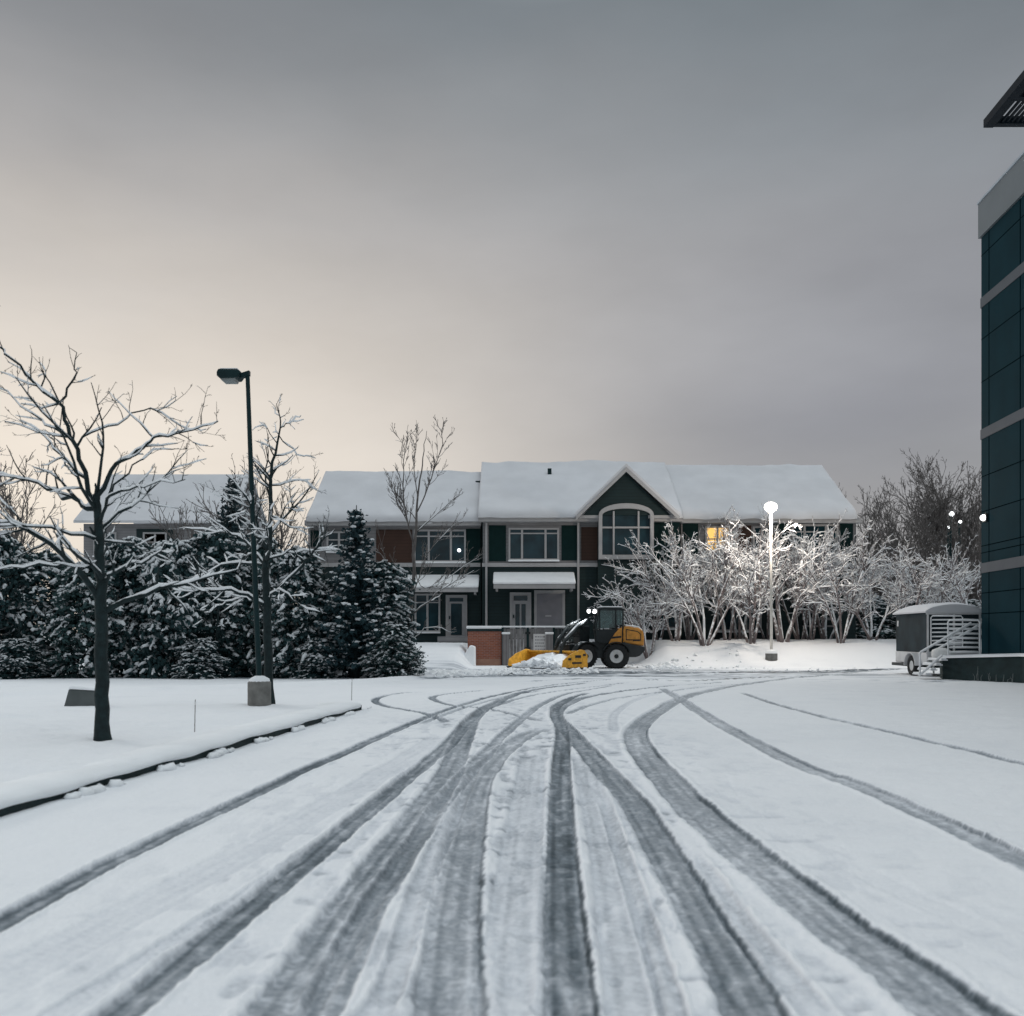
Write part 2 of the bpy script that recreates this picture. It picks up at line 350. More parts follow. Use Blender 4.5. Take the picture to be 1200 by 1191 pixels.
    wear[msk] = np.maximum(wear[msk], .5*ss(.60, .74, fbm(x*.9, y*3.2, 66))*np.exp(-((y-29)/1.3)**2))
    W = np.clip(wear+np.maximum(wear0, -.1)+.08*0, 0, 1)
    nr, nc = X.shape; V = np.stack([X, Y, Z], -1).reshape(-1, 3)
    idx = np.arange(nr*nc).reshape(nr, nc); q = np.stack([idx[:-1, :-1], idx[:-1, 1:], idx[1:, 1:], idx[1:, :-1]], -1).reshape(-1, 4)
    me = bpy.data.meshes.new('snowy_parking_lot'); me.vertices.add(len(V)); me.vertices.foreach_set('co', V.ravel())
    me.loops.add(q.size); me.loops.foreach_set('vertex_index', q.ravel().astype(np.int32)); me.polygons.add(len(q))
    me.polygons.foreach_set('loop_start', np.arange(0, q.size, 4, dtype=np.int32)); me.polygons.foreach_set('use_smooth', np.ones(len(q), bool))
    me.update(); at = me.attributes.new('wear', 'FLOAT', 'POINT'); at.data.foreach_set('value', W.ravel().astype(np.float32))
    o = bpy.data.objects.new('parking_lot', me); COL.objects.link(o); tag(o, kind='structure')
    m = bpy.data.materials.new('trodden_snow'); m.use_nodes = True; N = m.node_tree.nodes; L = m.node_tree.links; b = N['Principled BSDF']
    an = N.new('ShaderNodeAttribute'); an.attribute_name = 'wear'; tc = N.new('ShaderNodeTexCoord')
    n1 = N.new('ShaderNodeTexNoise'); n1.inputs['Scale'].default_value = 26; n1.inputs['Detail'].default_value = 9; n1.inputs['Roughness'].default_value = .7; L.new(tc.outputs['Object'], n1.inputs['Vector'])
    mm = N.new('ShaderNodeMath'); mm.operation = 'MULTIPLY_ADD'; mm.inputs[1].default_value = .9; mm.inputs[2].default_value = -.45; L.new(n1.outputs[0], mm.inputs[0])
    sc = N.new('ShaderNodeMath'); sc.operation = 'MULTIPLY'; L.new(mm.outputs[0], sc.inputs[0])
    w2 = N.new('ShaderNodeMapRange'); w2.inputs[1].default_value = .02; w2.inputs[2].default_value = .35; w2.inputs[3].default_value = .18; w2.inputs[4].default_value = .8
    L.new(an.outputs['Fac'], w2.inputs[0]); L.new(w2.outputs[0], sc.inputs[1])
    ad = N.new('ShaderNodeMath'); ad.operation = 'ADD'; ad.use_clamp = True; L.new(an.outputs['Fac'], ad.inputs[0]); L.new(sc.outputs[0], ad.inputs[1])
    r = N.new('ShaderNodeValToRGB'); e = r.color_ramp.elements
    e[0].position = 0; e[0].color = (.84, .862, .885, 1); e[1].position = .95; e[1].color = (.012, .03, .034, 1)
    for p_, c_ in ((.12, (.70, .73, .77, 1)), (.32, (.37, .40, .435, 1)), (.55, (.165, .195, .22, 1)), (.75, (.055, .075, .09, 1))):
        x_ = e.new(p_); x_.color = c_
    L.new(ad.outputs[0], r.inputs[0]); L.new(r.outputs[0], b.inputs['Base Color'])
    rr = N.new('ShaderNodeMapRange'); rr.inputs[3].default_value = .85; rr.inputs[4].default_value = .5; L.new(ad.outputs[0], rr.inputs[0]); L.new(rr.outputs[0], b.inputs['Roughness'])
    b.inputs['Specular IOR Level'].default_value = .2
    nb = N.new('ShaderNodeTexNoise'); nb.inputs['Scale'].default_value = 40; nb.inputs['Detail'].default_value = 8; L.new(tc.outputs['Object'], nb.inputs['Vector'])
    bp = N.new('ShaderNodeBump'); bp.inputs['Strength'].default_value = .5; bp.inputs['Distance'].default_value = .012; L.new(nb.outputs[0], bp.inputs['Height']); L.new(bp.outputs[0], b.inputs['Normal'])
    me.materials.append(m)
    g = MB(); g.add([(-600, -300, -.25), (600, -300, -.25), (600, 900, -.25), (-600, 900, -.25)], [(0, 1, 2, 3)])
    tag(g.build('ground', 'snow'), kind='structure')
    g = MB(); g.add([(-300, 59.5, 1.14), (300, 59.5, 1.14), (300, 700, 1.6), (-300, 700, 1.6)], [(0, 1, 2, 3)])
    tag(g.build('far_ground', 'snow'), kind='structure')
build_ground()
# kerb with snow on top
def kerb():
    ys = np.arange(0.8, KEND-.05, .12); k = MB(); c = MB()
    for a, b in zip(ys[:-1], ys[1:]):
        x0, x1 = kerbx(a), kerbx(b)
        k.add([(x0-.10, a, -.05), (x0+.07, a, -.05), (x0+.05, a, .080), (x0-.10, a, .080), (x1-.10, b, -.05), (x1+.07, b, -.05), (x1+.05, b, .080), (x1-.10, b, .080)],
              [(1, 5, 6, 2), (2, 6, 7, 3), (0, 3, 7, 4)]+([(0, 1, 2, 3)] if a == ys[0] else [])+([(4, 7, 6, 5)] if b == ys[-1] else []))
    # rounded end
    c_ = (kerbx(KEND)-.6, KEND-.05)
    arc = [(c_[0]+.66*math.cos(t), c_[1]+.66*math.sin(t)) for t in np.linspace(0, math.pi/2, 9)]
    k.slab([(c_[0]-.02, c_[1])]+arc, -.05, .079)
    tag(k.build('kerb', 'concrete'), kind='structure')
    rnd = random.Random(4)
    prof = 8; V = []; Fc = []
    ring = []
    n = 0
    for y in np.arange(0.8, KEND+.25, .07):
        x = kerbx(y); w = .05+.035*float(fbm(np.array([y*1.7]), np.array([3.]), 3)[0]); ov = .085+.05*float(fbm(np.array([y*2.1]), np.array([9.]), 6)[0])
        zt = .142+.026*float(fbm(np.array([y*1.1]), np.array([1.]), 8)[0])
        if y > KEND-.3: t = (y-KEND+.3)/.55; x -= .35*t*t; zt -= .03*t
        pts = [(x-.5, .09), (x-.45, zt-.02), (x-.15, zt), (x+ov*.6, zt-.015), (x+ov, zt-.05), (x+ov-.005, .070+.007*math.sin(y*5.3)+.007*math.sin(y*2.1+1)), (x-.1, .06)]
        for (px, pz) in pts: V.append((px, y, pz))
        ring.append(len(pts)); n += 1
    q = ring[0]
    for i in range(n-1):
        for j in range(q-1): a = i*q+j; Fc.append((a, a+1, a+1+q, a+q))
    Fc.append(tuple(range(q))); Fc.append(tuple(range((n-1)*q, n*q)))
    c.add(V, Fc); tag(c.build('kerb_snow', 'snow', smooth=True), 'snow lying along the top of the kerb', 'snow', kind='stuff')
    d = MB()
    for i in range(90):                                # lumps slid off the kerb
        y = rnd.uniform(3, KEND); y = round(y/1.4)*1.4+rnd.gauss(0, .16); r = rnd.uniform(.018, .075)
        d.blob((kerbx(y)+.11+rnd.uniform(0, .06), y, .01), r, (1.1, 1.5, .75), .25, rnd)
    tag(d.build('snow_lumps', 'snow', smooth=True), 'small snow lumps fallen against the kerb face', 'snow', kind='stuff')
kerb()
# ---------------------------------------------------------------- bare trees
def wander(p, d, L, r0, r1, n, wig, up, rnd):
    pts = [Vector(p)]; rad = [r0]; d = Vector(d).normalized()
    for i in range(n):
        d = (d+Vector((rnd.gauss(0, wig), rnd.gauss(0, wig), rnd.gauss(0, wig)+up))).normalized()
        pts.append(pts[-1]+d*(L/n)); rad.append(r0+(r1-r0)*(i+1)/n)
    return pts, rad
def twigs(paths, pts, rad, lvl, rnd, dens, Lf, maxl, ang=(.5, 1.1), up=.04, wig=.16, rmin=.0035, start=.15, flat=1.0):
    if lvl > maxl: return
    tot = sum((pts[i+1]-pts[i]).length for i in range(len(pts)-1)); k = max(1, int(tot*dens*(1+.5*lvl)+rnd.random()))
    for _ in range(k):
        t = start+(1-start)*rnd.random(); f = t*(len(pts)-1); i = min(int(f), len(pts)-2); u = f-i
        p = pts[i].lerp(pts[i+1], u); r = rad[i]*(1-u)+rad[i+1]*u; d = (pts[i+1]-pts[i]).normalized()
        ax = d.orthogonal().normalized(); ax.rotate(Matrix.Rotation(rnd.uniform(0, 6.283), 3, d)); nd = d.copy(); nd.rotate(Matrix.Rotation(rnd.uniform(*ang), 3, ax)); nd.y *= flat
        L = tot*Lf*rnd.uniform(.5, 1.15)*(1-.45*t); r0 = max(rmin, r*.62); n = 3 if lvl > 1 else 4
        q, rr = wander(p, nd, L, r0, max(rmin*.7, r0*.35), n, wig, up, rnd)
        paths.append((q, rr)); twigs(paths, q, rr, lvl+1, rnd, dens, Lf, maxl, ang, up, wig, rmin, start, flat)
def branch_mesh(paths, thick=.02):
    b = MB()
    for (q, r) in paths: b.tube(q, r, 7 if r[0] > .05 else 5 if r[0] > .015 else 4 if r[0] > .008 else 3, cap=r[0] > .02)
    return b
def snow_strips(paths, amt, rnd, hmin=.0045, maxn=1e9):
    b = MB()
    for (q, r) in paths:
        L = (q[-1]-q[0]).length
        if r[0] < hmin or L < .08: continue
        st = None; P_ = []; R_ = []
        for i in range(len(q)):
            t = (q[min(i+1, len(q)-1)]-q[max(i-1, 0)]).normalized(); flat = 1-abs(t.z)
            if flat > .22 and rnd.random() < .93:
                k = min(1, flat*1.7); P_.append(q[i]+Vector((0, 0, r[i]*.75+amt*.45*k))); R_.append((r[i]*.62+amt*k)*rnd.uniform(.75, 1.2))
            else:
                if len(P_) > 1: R_[0] *= .3; R_[-1] *= .3; b.tube(P_, R_, 5)
                P_ = []; R_ = []
        if len(P_) > 1: R_[0] *= .3; R_[-1] *= .3; b.tube(P_, R_, 5)
    return b
def densify(pts, rad, n, rnd, j):
    c = catmull([tuple(p) for p in pts], n); out = [Vector(p) for p in c]; m = len(out); R = []
    for i in range(m):
        f = i/(m-1)*(len(rad)-1); k = min(int(f), len(rad)-2); R.append(rad[k]*(1-(f-k))+rad[k+1]*(f-k))
    for i in range(1, m-1): out[i] = out[i]+Vector((rnd.gauss(0, j), rnd.gauss(0, j), rnd.gauss(0, j)))
    return out, R
def near_tree(name, basepx, D, trunk, tr, limbs, label, seed, extra, snowamt, twl=.38, dens=3.4, yspread=.55):
    rnd = random.Random(seed); b = P(*basepx, D); b.z = float(base_z(b.x, b.y))
    root = empty(name, b, label, 'tree')
    T = [P(x, y, D) for (x, y) in trunk]; T[0].z = b.z-.1
    tq, trr = densify(T, tr, 5, rnd, .007)
    trr[0] *= 1.45; trr[1] *= 1.12; t = MB().tube(tq, trr, 12)
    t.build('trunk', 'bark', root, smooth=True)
    paths = []
    for (pts, r0, dy) in limbs:
        n = len(pts); q = []
        for i, (x, y) in enumerate(pts):
            t_ = i/(n-1); q.append(P(x, y, D)+Vector((0, dy*t_*yspread*2, 0)))
        cand = [p for (a_, b_) in paths for p in a_]+list(tq); near = min(cand, key=lambda p: (p.x-q[0].x)**2+(p.z-q[0].z)**2+.002*abs(p.y-D))
        dy0 = near.y-q[0].y; q = [p+Vector((0, dy0, 0)) for p in q]; q[0] = near.copy()
        qq, rr = densify(q, [r0*(1-.78*i/(n-1)) for i in range(n)], 4, rnd, .018); paths.append((qq, rr))
        twigs(paths, qq, rr, 1, rnd, dens, twl, 3, up=.05, start=.22)
    for (f, d, L, r0) in extra:
        k = f*(len(tq)-1); i = int(k); p = tq[i]
        qq, rr = wander(p, d, L, r0, r0*.2, 9, .13, .05, rnd); paths.append((qq, rr)); twigs(paths, qq, rr, 1, rnd, dens, twl, 3, up=.05, start=.22)
    twigs(paths, tq[len(tq)//2:], trr[len(tq)//2:], 2, rnd, 4.0, .28, 3, start=.2)
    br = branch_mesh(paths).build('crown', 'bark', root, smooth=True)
    s = snow_strips(paths+[(tq, trr)], snowamt, rnd); tag(s.build('branch_snow', 'snow', root, smooth=True), kind='stuff')
    return root
L1 = [
 ([(118,712),(94,664),(61,629),(26,616),(-20,612)], .042, -.9),
 ([(122,717),(166,694),(209,679),(262,663)], .040, .6),
 ([(121,684),(153,666),(196,655),(227,637)], .026, -.5),
 ([(116,600),(87,585),(52,572),(0,553),(-40,545)], .036, .5),
 ([(115,598),(100,554),(87,511),(76,476),(48,454),(17,419),(2,402)], .032, -.3),
 ([(76,476),(92,437),(79,406)], .016, .2),
 ([(116,590),(127,550),(157,530),(175,511),(209,502),(249,489)], .030, .2),
 ([(175,511),(144,480),(113,450)], .014, .2),
 ([(119,618),(140,589),(183,581),(246,576)], .024, -.8),
 ([(116,637),(65,622),(0,633)], .022, -1.0),
 ([(94,664),(35,668),(-10,679)], .018, -.3),
 ([(100,567),(61,528),(26,498),(-10,478)], .022, .6),
 ([(118,631),(148,637),(178,657)], .016, .9),
 ([(140,589),(153,555),(172,530),(200,520)], .014, .5),
 ([(87,511),(60,500),(30,470),(5,460)], .014, -.5),
 ([(94,511),(130,490),(160,470),(200,490),(215,485)], .014, .8),
]
near_tree('bare_tree', (120, 880), 11.5, [(121,885),(119,800),(119,720),(117,660),(114,600),(112,580)], [.085,.078,.07,.058,.045,.035], L1,
          'nearest bare tree, wide forked snowy branches, beside the dark box left of the kerb', 11,
          [(.55, (.2, -1, .5), 1.6, .028), (.62, (-.3, 1, .6), 1.9, .03), (.75, (.6, 1, .7), 1.7, .026), (.8, (-.5, -.9, .9), 1.5, .024), (.95, (.1, .3, 1), 1.4, .022)], .0090)
L2 = [
 ([(311,708),(285,695),(244,693),(200,686)], .040, -.8), ([(311,711),(285,700),(255,704),(222,717)], .026, .8),
 ([(309,664),(289,638),(255,621),(200,614)], .036, .6), ([(311,645),(303,630),(285,601),(259,577)], .030, -.4),
 ([(308,662),(263,658),(222,671),(200,680)], .028, 1.0), ([(315,700),(355,664),(374,642),(396,623)], .036, -.3),
 ([(315,656),(340,645),(385,642)], .026, .7), ([(314,700),(331,693),(355,708),(385,719)], .026, -.7),
 ([(317,575),(292,557),(262,560)], .018, .4), ([(318,570),(348,561),(366,570)], .016, .6), ([(325,520),(307,497),(290,500)], .012, .3),
 ([(329,501),(345,496),(359,494)], .012, -.4), ([(327,515),(345,528),(363,531)], .012, .5), ([(318,600),(340,615),(356,612)], .016, .8),
 ([(316,620),(295,605),(280,612)], .016, -.7),
]
near_tree('bare_tree', (316, 832), 17.8, [(316,836),(314,760),(313,701),(311,664),(317,627),(317,575),(318,550),(329,501),(324,473)],
          [.085,.078,.072,.060,.045,.034,.028,.014,.006], L2,
          'bare tree with snowy arching branches in front of the lamp post and its concrete base', 23,
          [(.4, (.3, -1, .4), 2.0, .03), (.45, (-.5, -1, .5), 2.0, .03), (.5, (.2, 1, .5), 1.9, .03), (.62, (-.6, .7, .9), 1.5, .022)], .0140, twl=.42, dens=4.0)
def slender():
    rnd = random.Random(5); D = 33.5; b = P(481, 791, D); b.z = 0
    root = empty('bare_tree', b, 'slender pale leafless tree with upright twigs in front of the left doorway', 'tree')
    T = [P(480,793,D), P(481,740,D), P(483,690,D), P(486,640,D), P(489,590,D), P(494,545,D), P(500,505,D)]; T[0].z = -.1
    tq, tr = densify(T, [.085,.075,.065,.05,.035,.02,.008], 5, rnd, .015); MB().tube(tq, tr, 8).build('trunk', 'bark_pale', root, smooth=True)
    paths = []
    for (pts, r, dy) in [([(485,660),(500,690),(560,655)], .02, -.6), ([(484,720),(520,690),(555,668)], .03, .5), ([(486,640),(475,600),(472,540),(478,510)], .03, .2),
                         ([(489,600),(505,560),(518,520),(515,500)], .026, .3), ([(487,625),(515,600),(540,580)], .022, -.3), ([(490,585),(486,540),(492,505)], .02, -.3),
                         ([(483,690),(455,660),(440,620)], .02, .4), ([(482,750),(505,735),(530,742)], .016, -.4), ([(488,610),(462,580),(456,555)], .018, .4), ([(482,705),(500,650),(535,610)], .022, .6)]:
        q = [P(x, y, D)+Vector((0, dy*i/len(pts), 0)) for i, (x, y) in enumerate(pts)]; q, r_ = densify(q, [r, r*.6, r*.25], 4, rnd, .02); paths.append((q, r_))
        twigs(paths, q, r_, 1, rnd, 4.0, .36, 3, ang=(.3, .7), up=.14, rmin=.008)
    branch_mesh(paths).build('crown', 'bark_pale', root, smooth=True)
    tag(snow_strips(paths, .010, rnd, .009).build('branch_snow', 'snow', root, smooth=True), kind='stuff')
slender()
def far_tree(seed, h, spread, mat_, rmin=.014, dens=1.6, maxl=3, nl=38):
    rnd = random.Random(seed); tq, tr = wander((0, 0, -.2), (0, 0, 1), h*.72, h*.018, .03, 10, .05, .08, rnd)
    paths = []
    for i in range(nl):
        k = rnd.uniform(.15, 1.0); j = int(k*10); a = rnd.uniform(0, 6.283); e = rnd.uniform(.3, 1.0)+k*1.4
        q, r = wander(tq[j], (math.cos(a), math.sin(a), e), spread*rnd.uniform(.7, 1.2)*1.5, tr[j]*.45, .015, 6, .12, .07, rnd); paths.append((q, r))
        twigs(paths, q, r, 1, rnd, dens, .42, maxl, ang=(.3, .9), up=.07, rmin=rmin)
    return tq, tr, paths
def place_far(px, topy, D, spread_px, seed, label, mat_='bark_far', group='leafless trees beyond the lot', **kw):
    g = 1.15 if D > 47 else 0.0
    b = P(px, 745, D); b.z = g; top = P(px, topy, D).z; h = top-g
    tq, tr, paths = far_tree(seed, h, spread_px/F*D, mat_, **kw)
    root = empty('leafless_tree', b, label, 'tree', group)
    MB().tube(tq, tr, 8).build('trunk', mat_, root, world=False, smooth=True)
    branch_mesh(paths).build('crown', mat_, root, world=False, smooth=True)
    return root
place_far(15, 540, 52, 60, 101, 'leafless tree behind the hedge at the far left, left of the pale roofed house')
place_far(262, 532, 46, 50, 102, 'leafless tree behind the hedge just left of the tall lamp post')
place_far(325, 560, 48, 42, 103, 'leafless tree behind the second bare tree, before the left end of the townhouses')
place_far(1012, 566, 62, 42, 104, 'leafless tree rising at the right end of the townhouse roof')
place_far(1055, 590, 66, 50, 105, 'shorter leafless tree between the townhouses and the round crowned tree')
place_far(1105, 553, 70, 62, 106, 'largest round crowned leafless tree left of the dark teal building', nl=52)
place_far(1150, 575, 66, 50, 107, 'leafless tree close against the edge of the dark teal building')
place_far(215, 590, 50, 40, 109, 'leafless tree in front of the pale roofed house behind the hedge')
place_far(1030, 640, 56, 50, 111, 'low leafless tree right behind the snowy trees at the townhouse end')
place_far(1080, 615, 57, 55, 112, 'dense leafless tree above the trailer roof, left of the far lamps')
place_far(1128, 625, 56, 50, 113, 'low dense leafless tree between the trailer and the teal building')
place_far(1082, 572, 68, 56, 115, 'wide leafless tree just left of the far lamps')
place_far(1142, 560, 72, 50, 116, 'tall leafless tree behind the far lamps beside the teal building')
place_far(240, 560, 42, 34, 117, 'brown leafless tree behind the hedge before the right end of the pale house')
place_far(350, 598, 40, 26, 118, 'small leafless tree in the gap between the pale house and the townhouses')
place_far(290, 545, 44, 46, 114, 'leafless tree directly behind the tall lamp post')
# ---------------------------------------------------------------- snow-laden small trees (right)
def vase(seed, nst, h, spread):
    rnd = random.Random(seed); stems = []; paths = []
    for i in range(nst):
        a = 6.283*i/nst+rnd.uniform(-.4, .4); lean = rnd.uniform(.15, .55)
        q, r = wander((.12*math.cos(a), .12*math.sin(a), -.15), (lean*math.cos(a), lean*math.sin(a), 1), h*rnd.uniform(.5, .62), .085, .05, 7, .10, .0, rnd)
        stems.append((q, [v*.78 for v in r]))
        for j in range(9):
            k = rnd.randint(3, 7); d = (q[k]-q[k-1]).normalized(); aa = a+rnd.uniform(-1.3, 1.3)
            q2, r2 = wander(q[k], d*.5+Vector((math.cos(aa)*1.0, math.sin(aa)*1.0, rnd.uniform(.2, 1.5))), spread*rnd.uniform(.65, 1.15),   .030, .010, 7, .16, .0, rnd)
            paths.append((q2, r2)); twigs(paths, q2, r2, 1, rnd, 2.7, .42, 3, ang=(.35, 1.0), up=.05, wig=.22, rmin=.0085, start=.10)
    return stems, paths
VAR = []
def vase_obj(seed, loc, label, nst=4, h=5.6, spread=2.1):
    stems, paths = vase(seed, nst, h, spread); root = empty('snowy_shrub_tree', loc, label, 'tree', 'snow laden small trees in a row before the townhouses')
    branch_mesh(stems).build('trunk', 'bark_rime', root, world=False, smooth=True)
    branch_mesh(paths).build('crown', 'bark_rime', root, world=False, smooth=True)
    s = snow_strips(paths, .0125, random.Random(seed), .0082); tag(s.build('branch_snow', 'snow', root, world=False, smooth=True), kind='stuff'); return root
for i in range(5): VAR.append(vase_obj(200+i, (0, 0, 0), 'x', nst=4+i % 2))
vs = [ (732, 46.2, .70, 'leftmost small snowy tree, low and wide, right behind the loader'),
       (760, 45.4, .86, 'small snowy tree just right of the loader hood'),
       (792, 46.4, .95, 'small snowy tree below the left side of the yellow lit window'),
       (826, 45.3, .95, 'small snowy tree directly below the yellow lit window'),
       (852, 46.8, 1.05, 'bright snowy tree just left of the lit lamp pole'),
       (880, 45.6, 1.02, 'bright snowy tree whose branches touch the left side of the lit lamp pole'),
       (918, 46.0, 1.12, 'brightest, tallest snowy tree, directly right of the lit lamp pole'),
       (950, 47.0, .95, 'snowy tree right of the tallest one near the lit lamp'),
       (985, 45.8, .92, 'snowy tree before the right end of the townhouses'),
       (1022, 46.4, .88, 'snowy tree just right of the townhouse end'),
       (1060, 45.6, .82, 'snowy tree behind the left edge of the trailer'),
       (1100, 47.0, .88, 'snowy tree directly behind the trailer roof'),
       (772, 48.0, 1.0, 'rear row snowy tree behind the leftmost two, under the arched window'),
       (808, 48.0, 1.08, 'rear row snowy tree just left below the yellow lit window'),
       (866, 48.2, 1.15, 'tall rear row snowy tree between the yellow window and the lit lamp'),
       (900, 48.2, 1.15, 'rear row snowy tree straight behind the lit lamp pole'),
       (938, 48.2, 1.12, 'rear row snowy tree below the wide window right of the lit lamp'),
       (968, 48.2, 1.02, 'rear row snowy tree at the low boards right of the lit lamp'),
       (1140, 46.0, .85, 'rightmost snowy tree beside the dark teal building') ]
used = set(); rr_ = random.Random(9)
for i, (px, D, sc, lab) in enumerate(vs):
    k = i % 5; o = VAR[k] if k not in used else copy_tree(VAR[k]); used.add(k)
    x = (px-600)/F*D; o.location = (x, D, float(base_z(x, D))); sc *= 1.17 if px > 780 else 1.0; o.scale = (sc*rr_.uniform(.9, 1.1), min(sc, .8), sc); o.rotation_euler.z = rr_.uniform(0, 6.28); o['label'] = lab
# ---------------------------------------------------------------- evergreens (left hedge)
def leafquad(b, p, s, rnd, upb=.3):
    d = Vector((rnd.gauss(0, 1), rnd.gauss(0, 1), rnd.gauss(0, 1)-upb)).normalized(); u = d.orthogonal().normalized(); u.rotate(Matrix.Rotation(rnd.uniform(0, 6.28), 3, d)); 
    a = Vector(p); n = len(b.v); w = s*.38
    for q in (a, a+d*s*.5+u*w, a+d*s, a+d*s*.5-u*w): b.v.append((q.x, q.y, q.z))
    b.f.append((n, n+1, n+2, n+3))
def shrub(seed, w, h, label, loc, leaf='leaf', ncl=520, lob=5):
    rnd = random.Random(seed); root = empty('evergreen_shrub', loc, label, 'shrub', 'evergreen shrubs of the snowy hedge on the left')
    fo = MB(); sn = MB(); tr = MB(); off = rnd.random()*50
    for i in range(5):
        a = rnd.uniform(0, 6.28); q, r = wander((0.1*math.cos(a), .1*math.sin(a), -.1), (.5*math.cos(a), .5*math.sin(a), 1), h*.7, .06, .02, 6, .12, 0, rnd); tr.tube(q, r, 6)
    for i in range(ncl):
        zt = rnd.random()**.85; a = rnd.uniform(0, 6.283)
        env = (min(1, (zt+.10)/.22)**.6)*(1-zt**2.6)**.5*(1-.25*zt)
        env *= .78+.75*mnoise.noise(Vector((math.cos(a)*1.3+off, math.sin(a)*1.3, zt*3.2)))+.08*math.sin(a*lob+zt*7)
        rr = w*env*(rnd.uniform(.45, 1.0)**.5); c = Vector((rr*math.cos(a), rr*math.sin(a)*.9, zt*h+.12))
        d = Vector((math.cos(a)+rnd.gauss(0, .45), math.sin(a)+rnd.gauss(0, .45), rnd.uniform(.0, .45))).normalized(); L = rnd.uniform(.22, .52); sag = rnd.uniform(.25, .75)
        outer = rr > w*env*.62; pts = [c+d*(L*t)+Vector((0, 0, -sag*L*t*t)) for t in (0, .25, .5, .75, 1.0)]
        for k in range(20):
            t = rnd.random(); q = pts[min(3, int(t*4))].lerp(pts[min(4, int(t*4)+1)], t*4-int(t*4)); sp = .05+.10*math.sin(math.pi*min(1, t+.15))
            leafquad(fo, q+Vector((rnd.gauss(0, sp), rnd.gauss(0, sp), -abs(rnd.gauss(0, sp*.8)))), rnd.uniform(.08, .16), rnd, .6)
        load = .5+mnoise.noise(c*.8+Vector((off, 0, 0)))*1.5
        if outer and rnd.random() < .42+.60*max(0, load):
            k0 = rnd.choice((0, 1, 1, 2)); seg = pts[k0:]; b_ = rnd.uniform(.032, .068)
            seg = [p+Vector((rnd.gauss(0, .02), rnd.gauss(0, .02), .035+rnd.gauss(0, .012))) for p in seg]
            sn.tube(seg, [b_*rnd.uniform(.25, .5)]+[b_*rnd.uniform(.6, 1.35) for _ in seg[1:-1]]+[b_*rnd.uniform(.3, .9)], 6)
            for _ in range(6):
                q = rnd.choice(seg); sd = Vector((-d.y, d.x, 0))*rnd.uniform(-.13, .13); e_ = q+sd+d*rnd.uniform(0, .1)+Vector((0, 0, -.04)); sn.tube([q, q.lerp(e_, .5)+Vector((0, 0, .01)), e_], [b_*.5, b_*rnd.uniform(.4, .9), b_*.2], 5)
    tr.build('trunk', 'bark', root, world=False, smooth=True); fo.build('foliage', leaf, root, world=False); tag(sn.build('leaf_snow', 'snow_bush', root, world=False, smooth=True), kind='stuff')
    return root
SH = [shrub(300, 1.35, 4.3, 'x', (0, 0, 0), ncl=560), shrub(301, 1.5, 4.0, 'x', (0, 0, 0), 'leaf2', 560, 4), shrub(302, 1.25, 4.6, 'x', (0, 0, 0), ncl=560), shrub(303, 1.6, 3.7, 'x', (0, 0, 0), ncl=560, lob=3)]
hs = [(-62, 32.4, 3.9, 'evergreen shrub cut by the left edge of the picture'), (-5, 31.7, 4.0, 'evergreen shrub at the left edge, left of the nearest bare tree'),
      (48, 32.3, 3.8, 'evergreen shrub above and left of the dark box'), (100, 31.8, 3.9, 'evergreen shrub directly behind the trunk of the nearest bare tree'),
      (152, 32.5, 4.3, 'evergreen shrub just right of the nearest bare trunk'), (205, 31.8, 4.0, 'evergreen shrub midway between the two bare trees'),
      (256, 32.2, 4.4, 'evergreen shrub just left of the tall lamp post'), (308, 32.8, 4.2, 'evergreen shrub behind the lamp post and second bare trunk'),
      (352, 31.9, 3.5, 'evergreen shrub just right of the second bare trunk'), (395, 32.6, 3.3, 'evergreen shrub below and left of the spruce tip'),
      (446, 32.2, 3.4, 'last evergreen shrub at the right end of the hedge, before the driveway')]
used = set()
for i, (px, D, hh, lab) in enumerate(hs):
    k = (i*3) % 4; bh = (4.3, 4.0, 4.6, 3.7)[k]; o = SH[k] if k not in used else copy_tree(SH[k]); used.add(k)
    o.location = ((px-600)/F*D, D, -.05); s = hh*1.03/bh*rr_.uniform(.88, 1.14); o.scale = (rr_.uniform(.85, 1.1), rr_.uniform(.85, 1.1), s); o.rotation_euler.z = rr_.uniform(0, 6.28); o['label'] = lab
o = copy_tree(SH[1]); o.location = ((462-600)/F*31.0, 31.0, -.05); o.scale = (.62, .62, .42); o['label'] = 'low evergreen shrub at the foot of the slender pale tree'
for px, D, lab in ((372, 31.2, 'low snow covered shrub in front of the hedge right of the second bare trunk'), (20, 30.9, 'low snow covered shrub before the hedge at the far left'), (235, 31.0, 'low snow covered shrub before the hedge left of the lamp post')):
    o = copy_tree(SH[3]); o.location = ((px-600)/F*D, D, -.05); o.scale = (.55, .55, .34); o.rotation_euler.z = px; o['label'] = lab
for px, D, hh, lab in ((1015, 55, 1.0, 'dark evergreen shrub behind the snowy trees at the right end of the townhouses'), (1052, 56, .85, 'dark evergreen shrub behind the snowy trees above the left trailer edge'),
                       (1090, 54, .95, 'dark evergreen shrub behind the snowy trees over the trailer'), (1130, 55, .9, 'dark evergreen shrub beside the teal building behind the snowy trees'), (1170, 54, .95, 'dark evergreen shrub hidden partly by the corner of the teal building')):
    o = copy_tree(SH[(px//10) % 4]); o.location = ((px-600)/F*D, D, 1.05); o.scale = (1.5, 1.1, .62*hh); o.rotation_euler.z = px; o['label'] = lab; o['group'] = 'dark shrubs behind the snowy trees on the right'
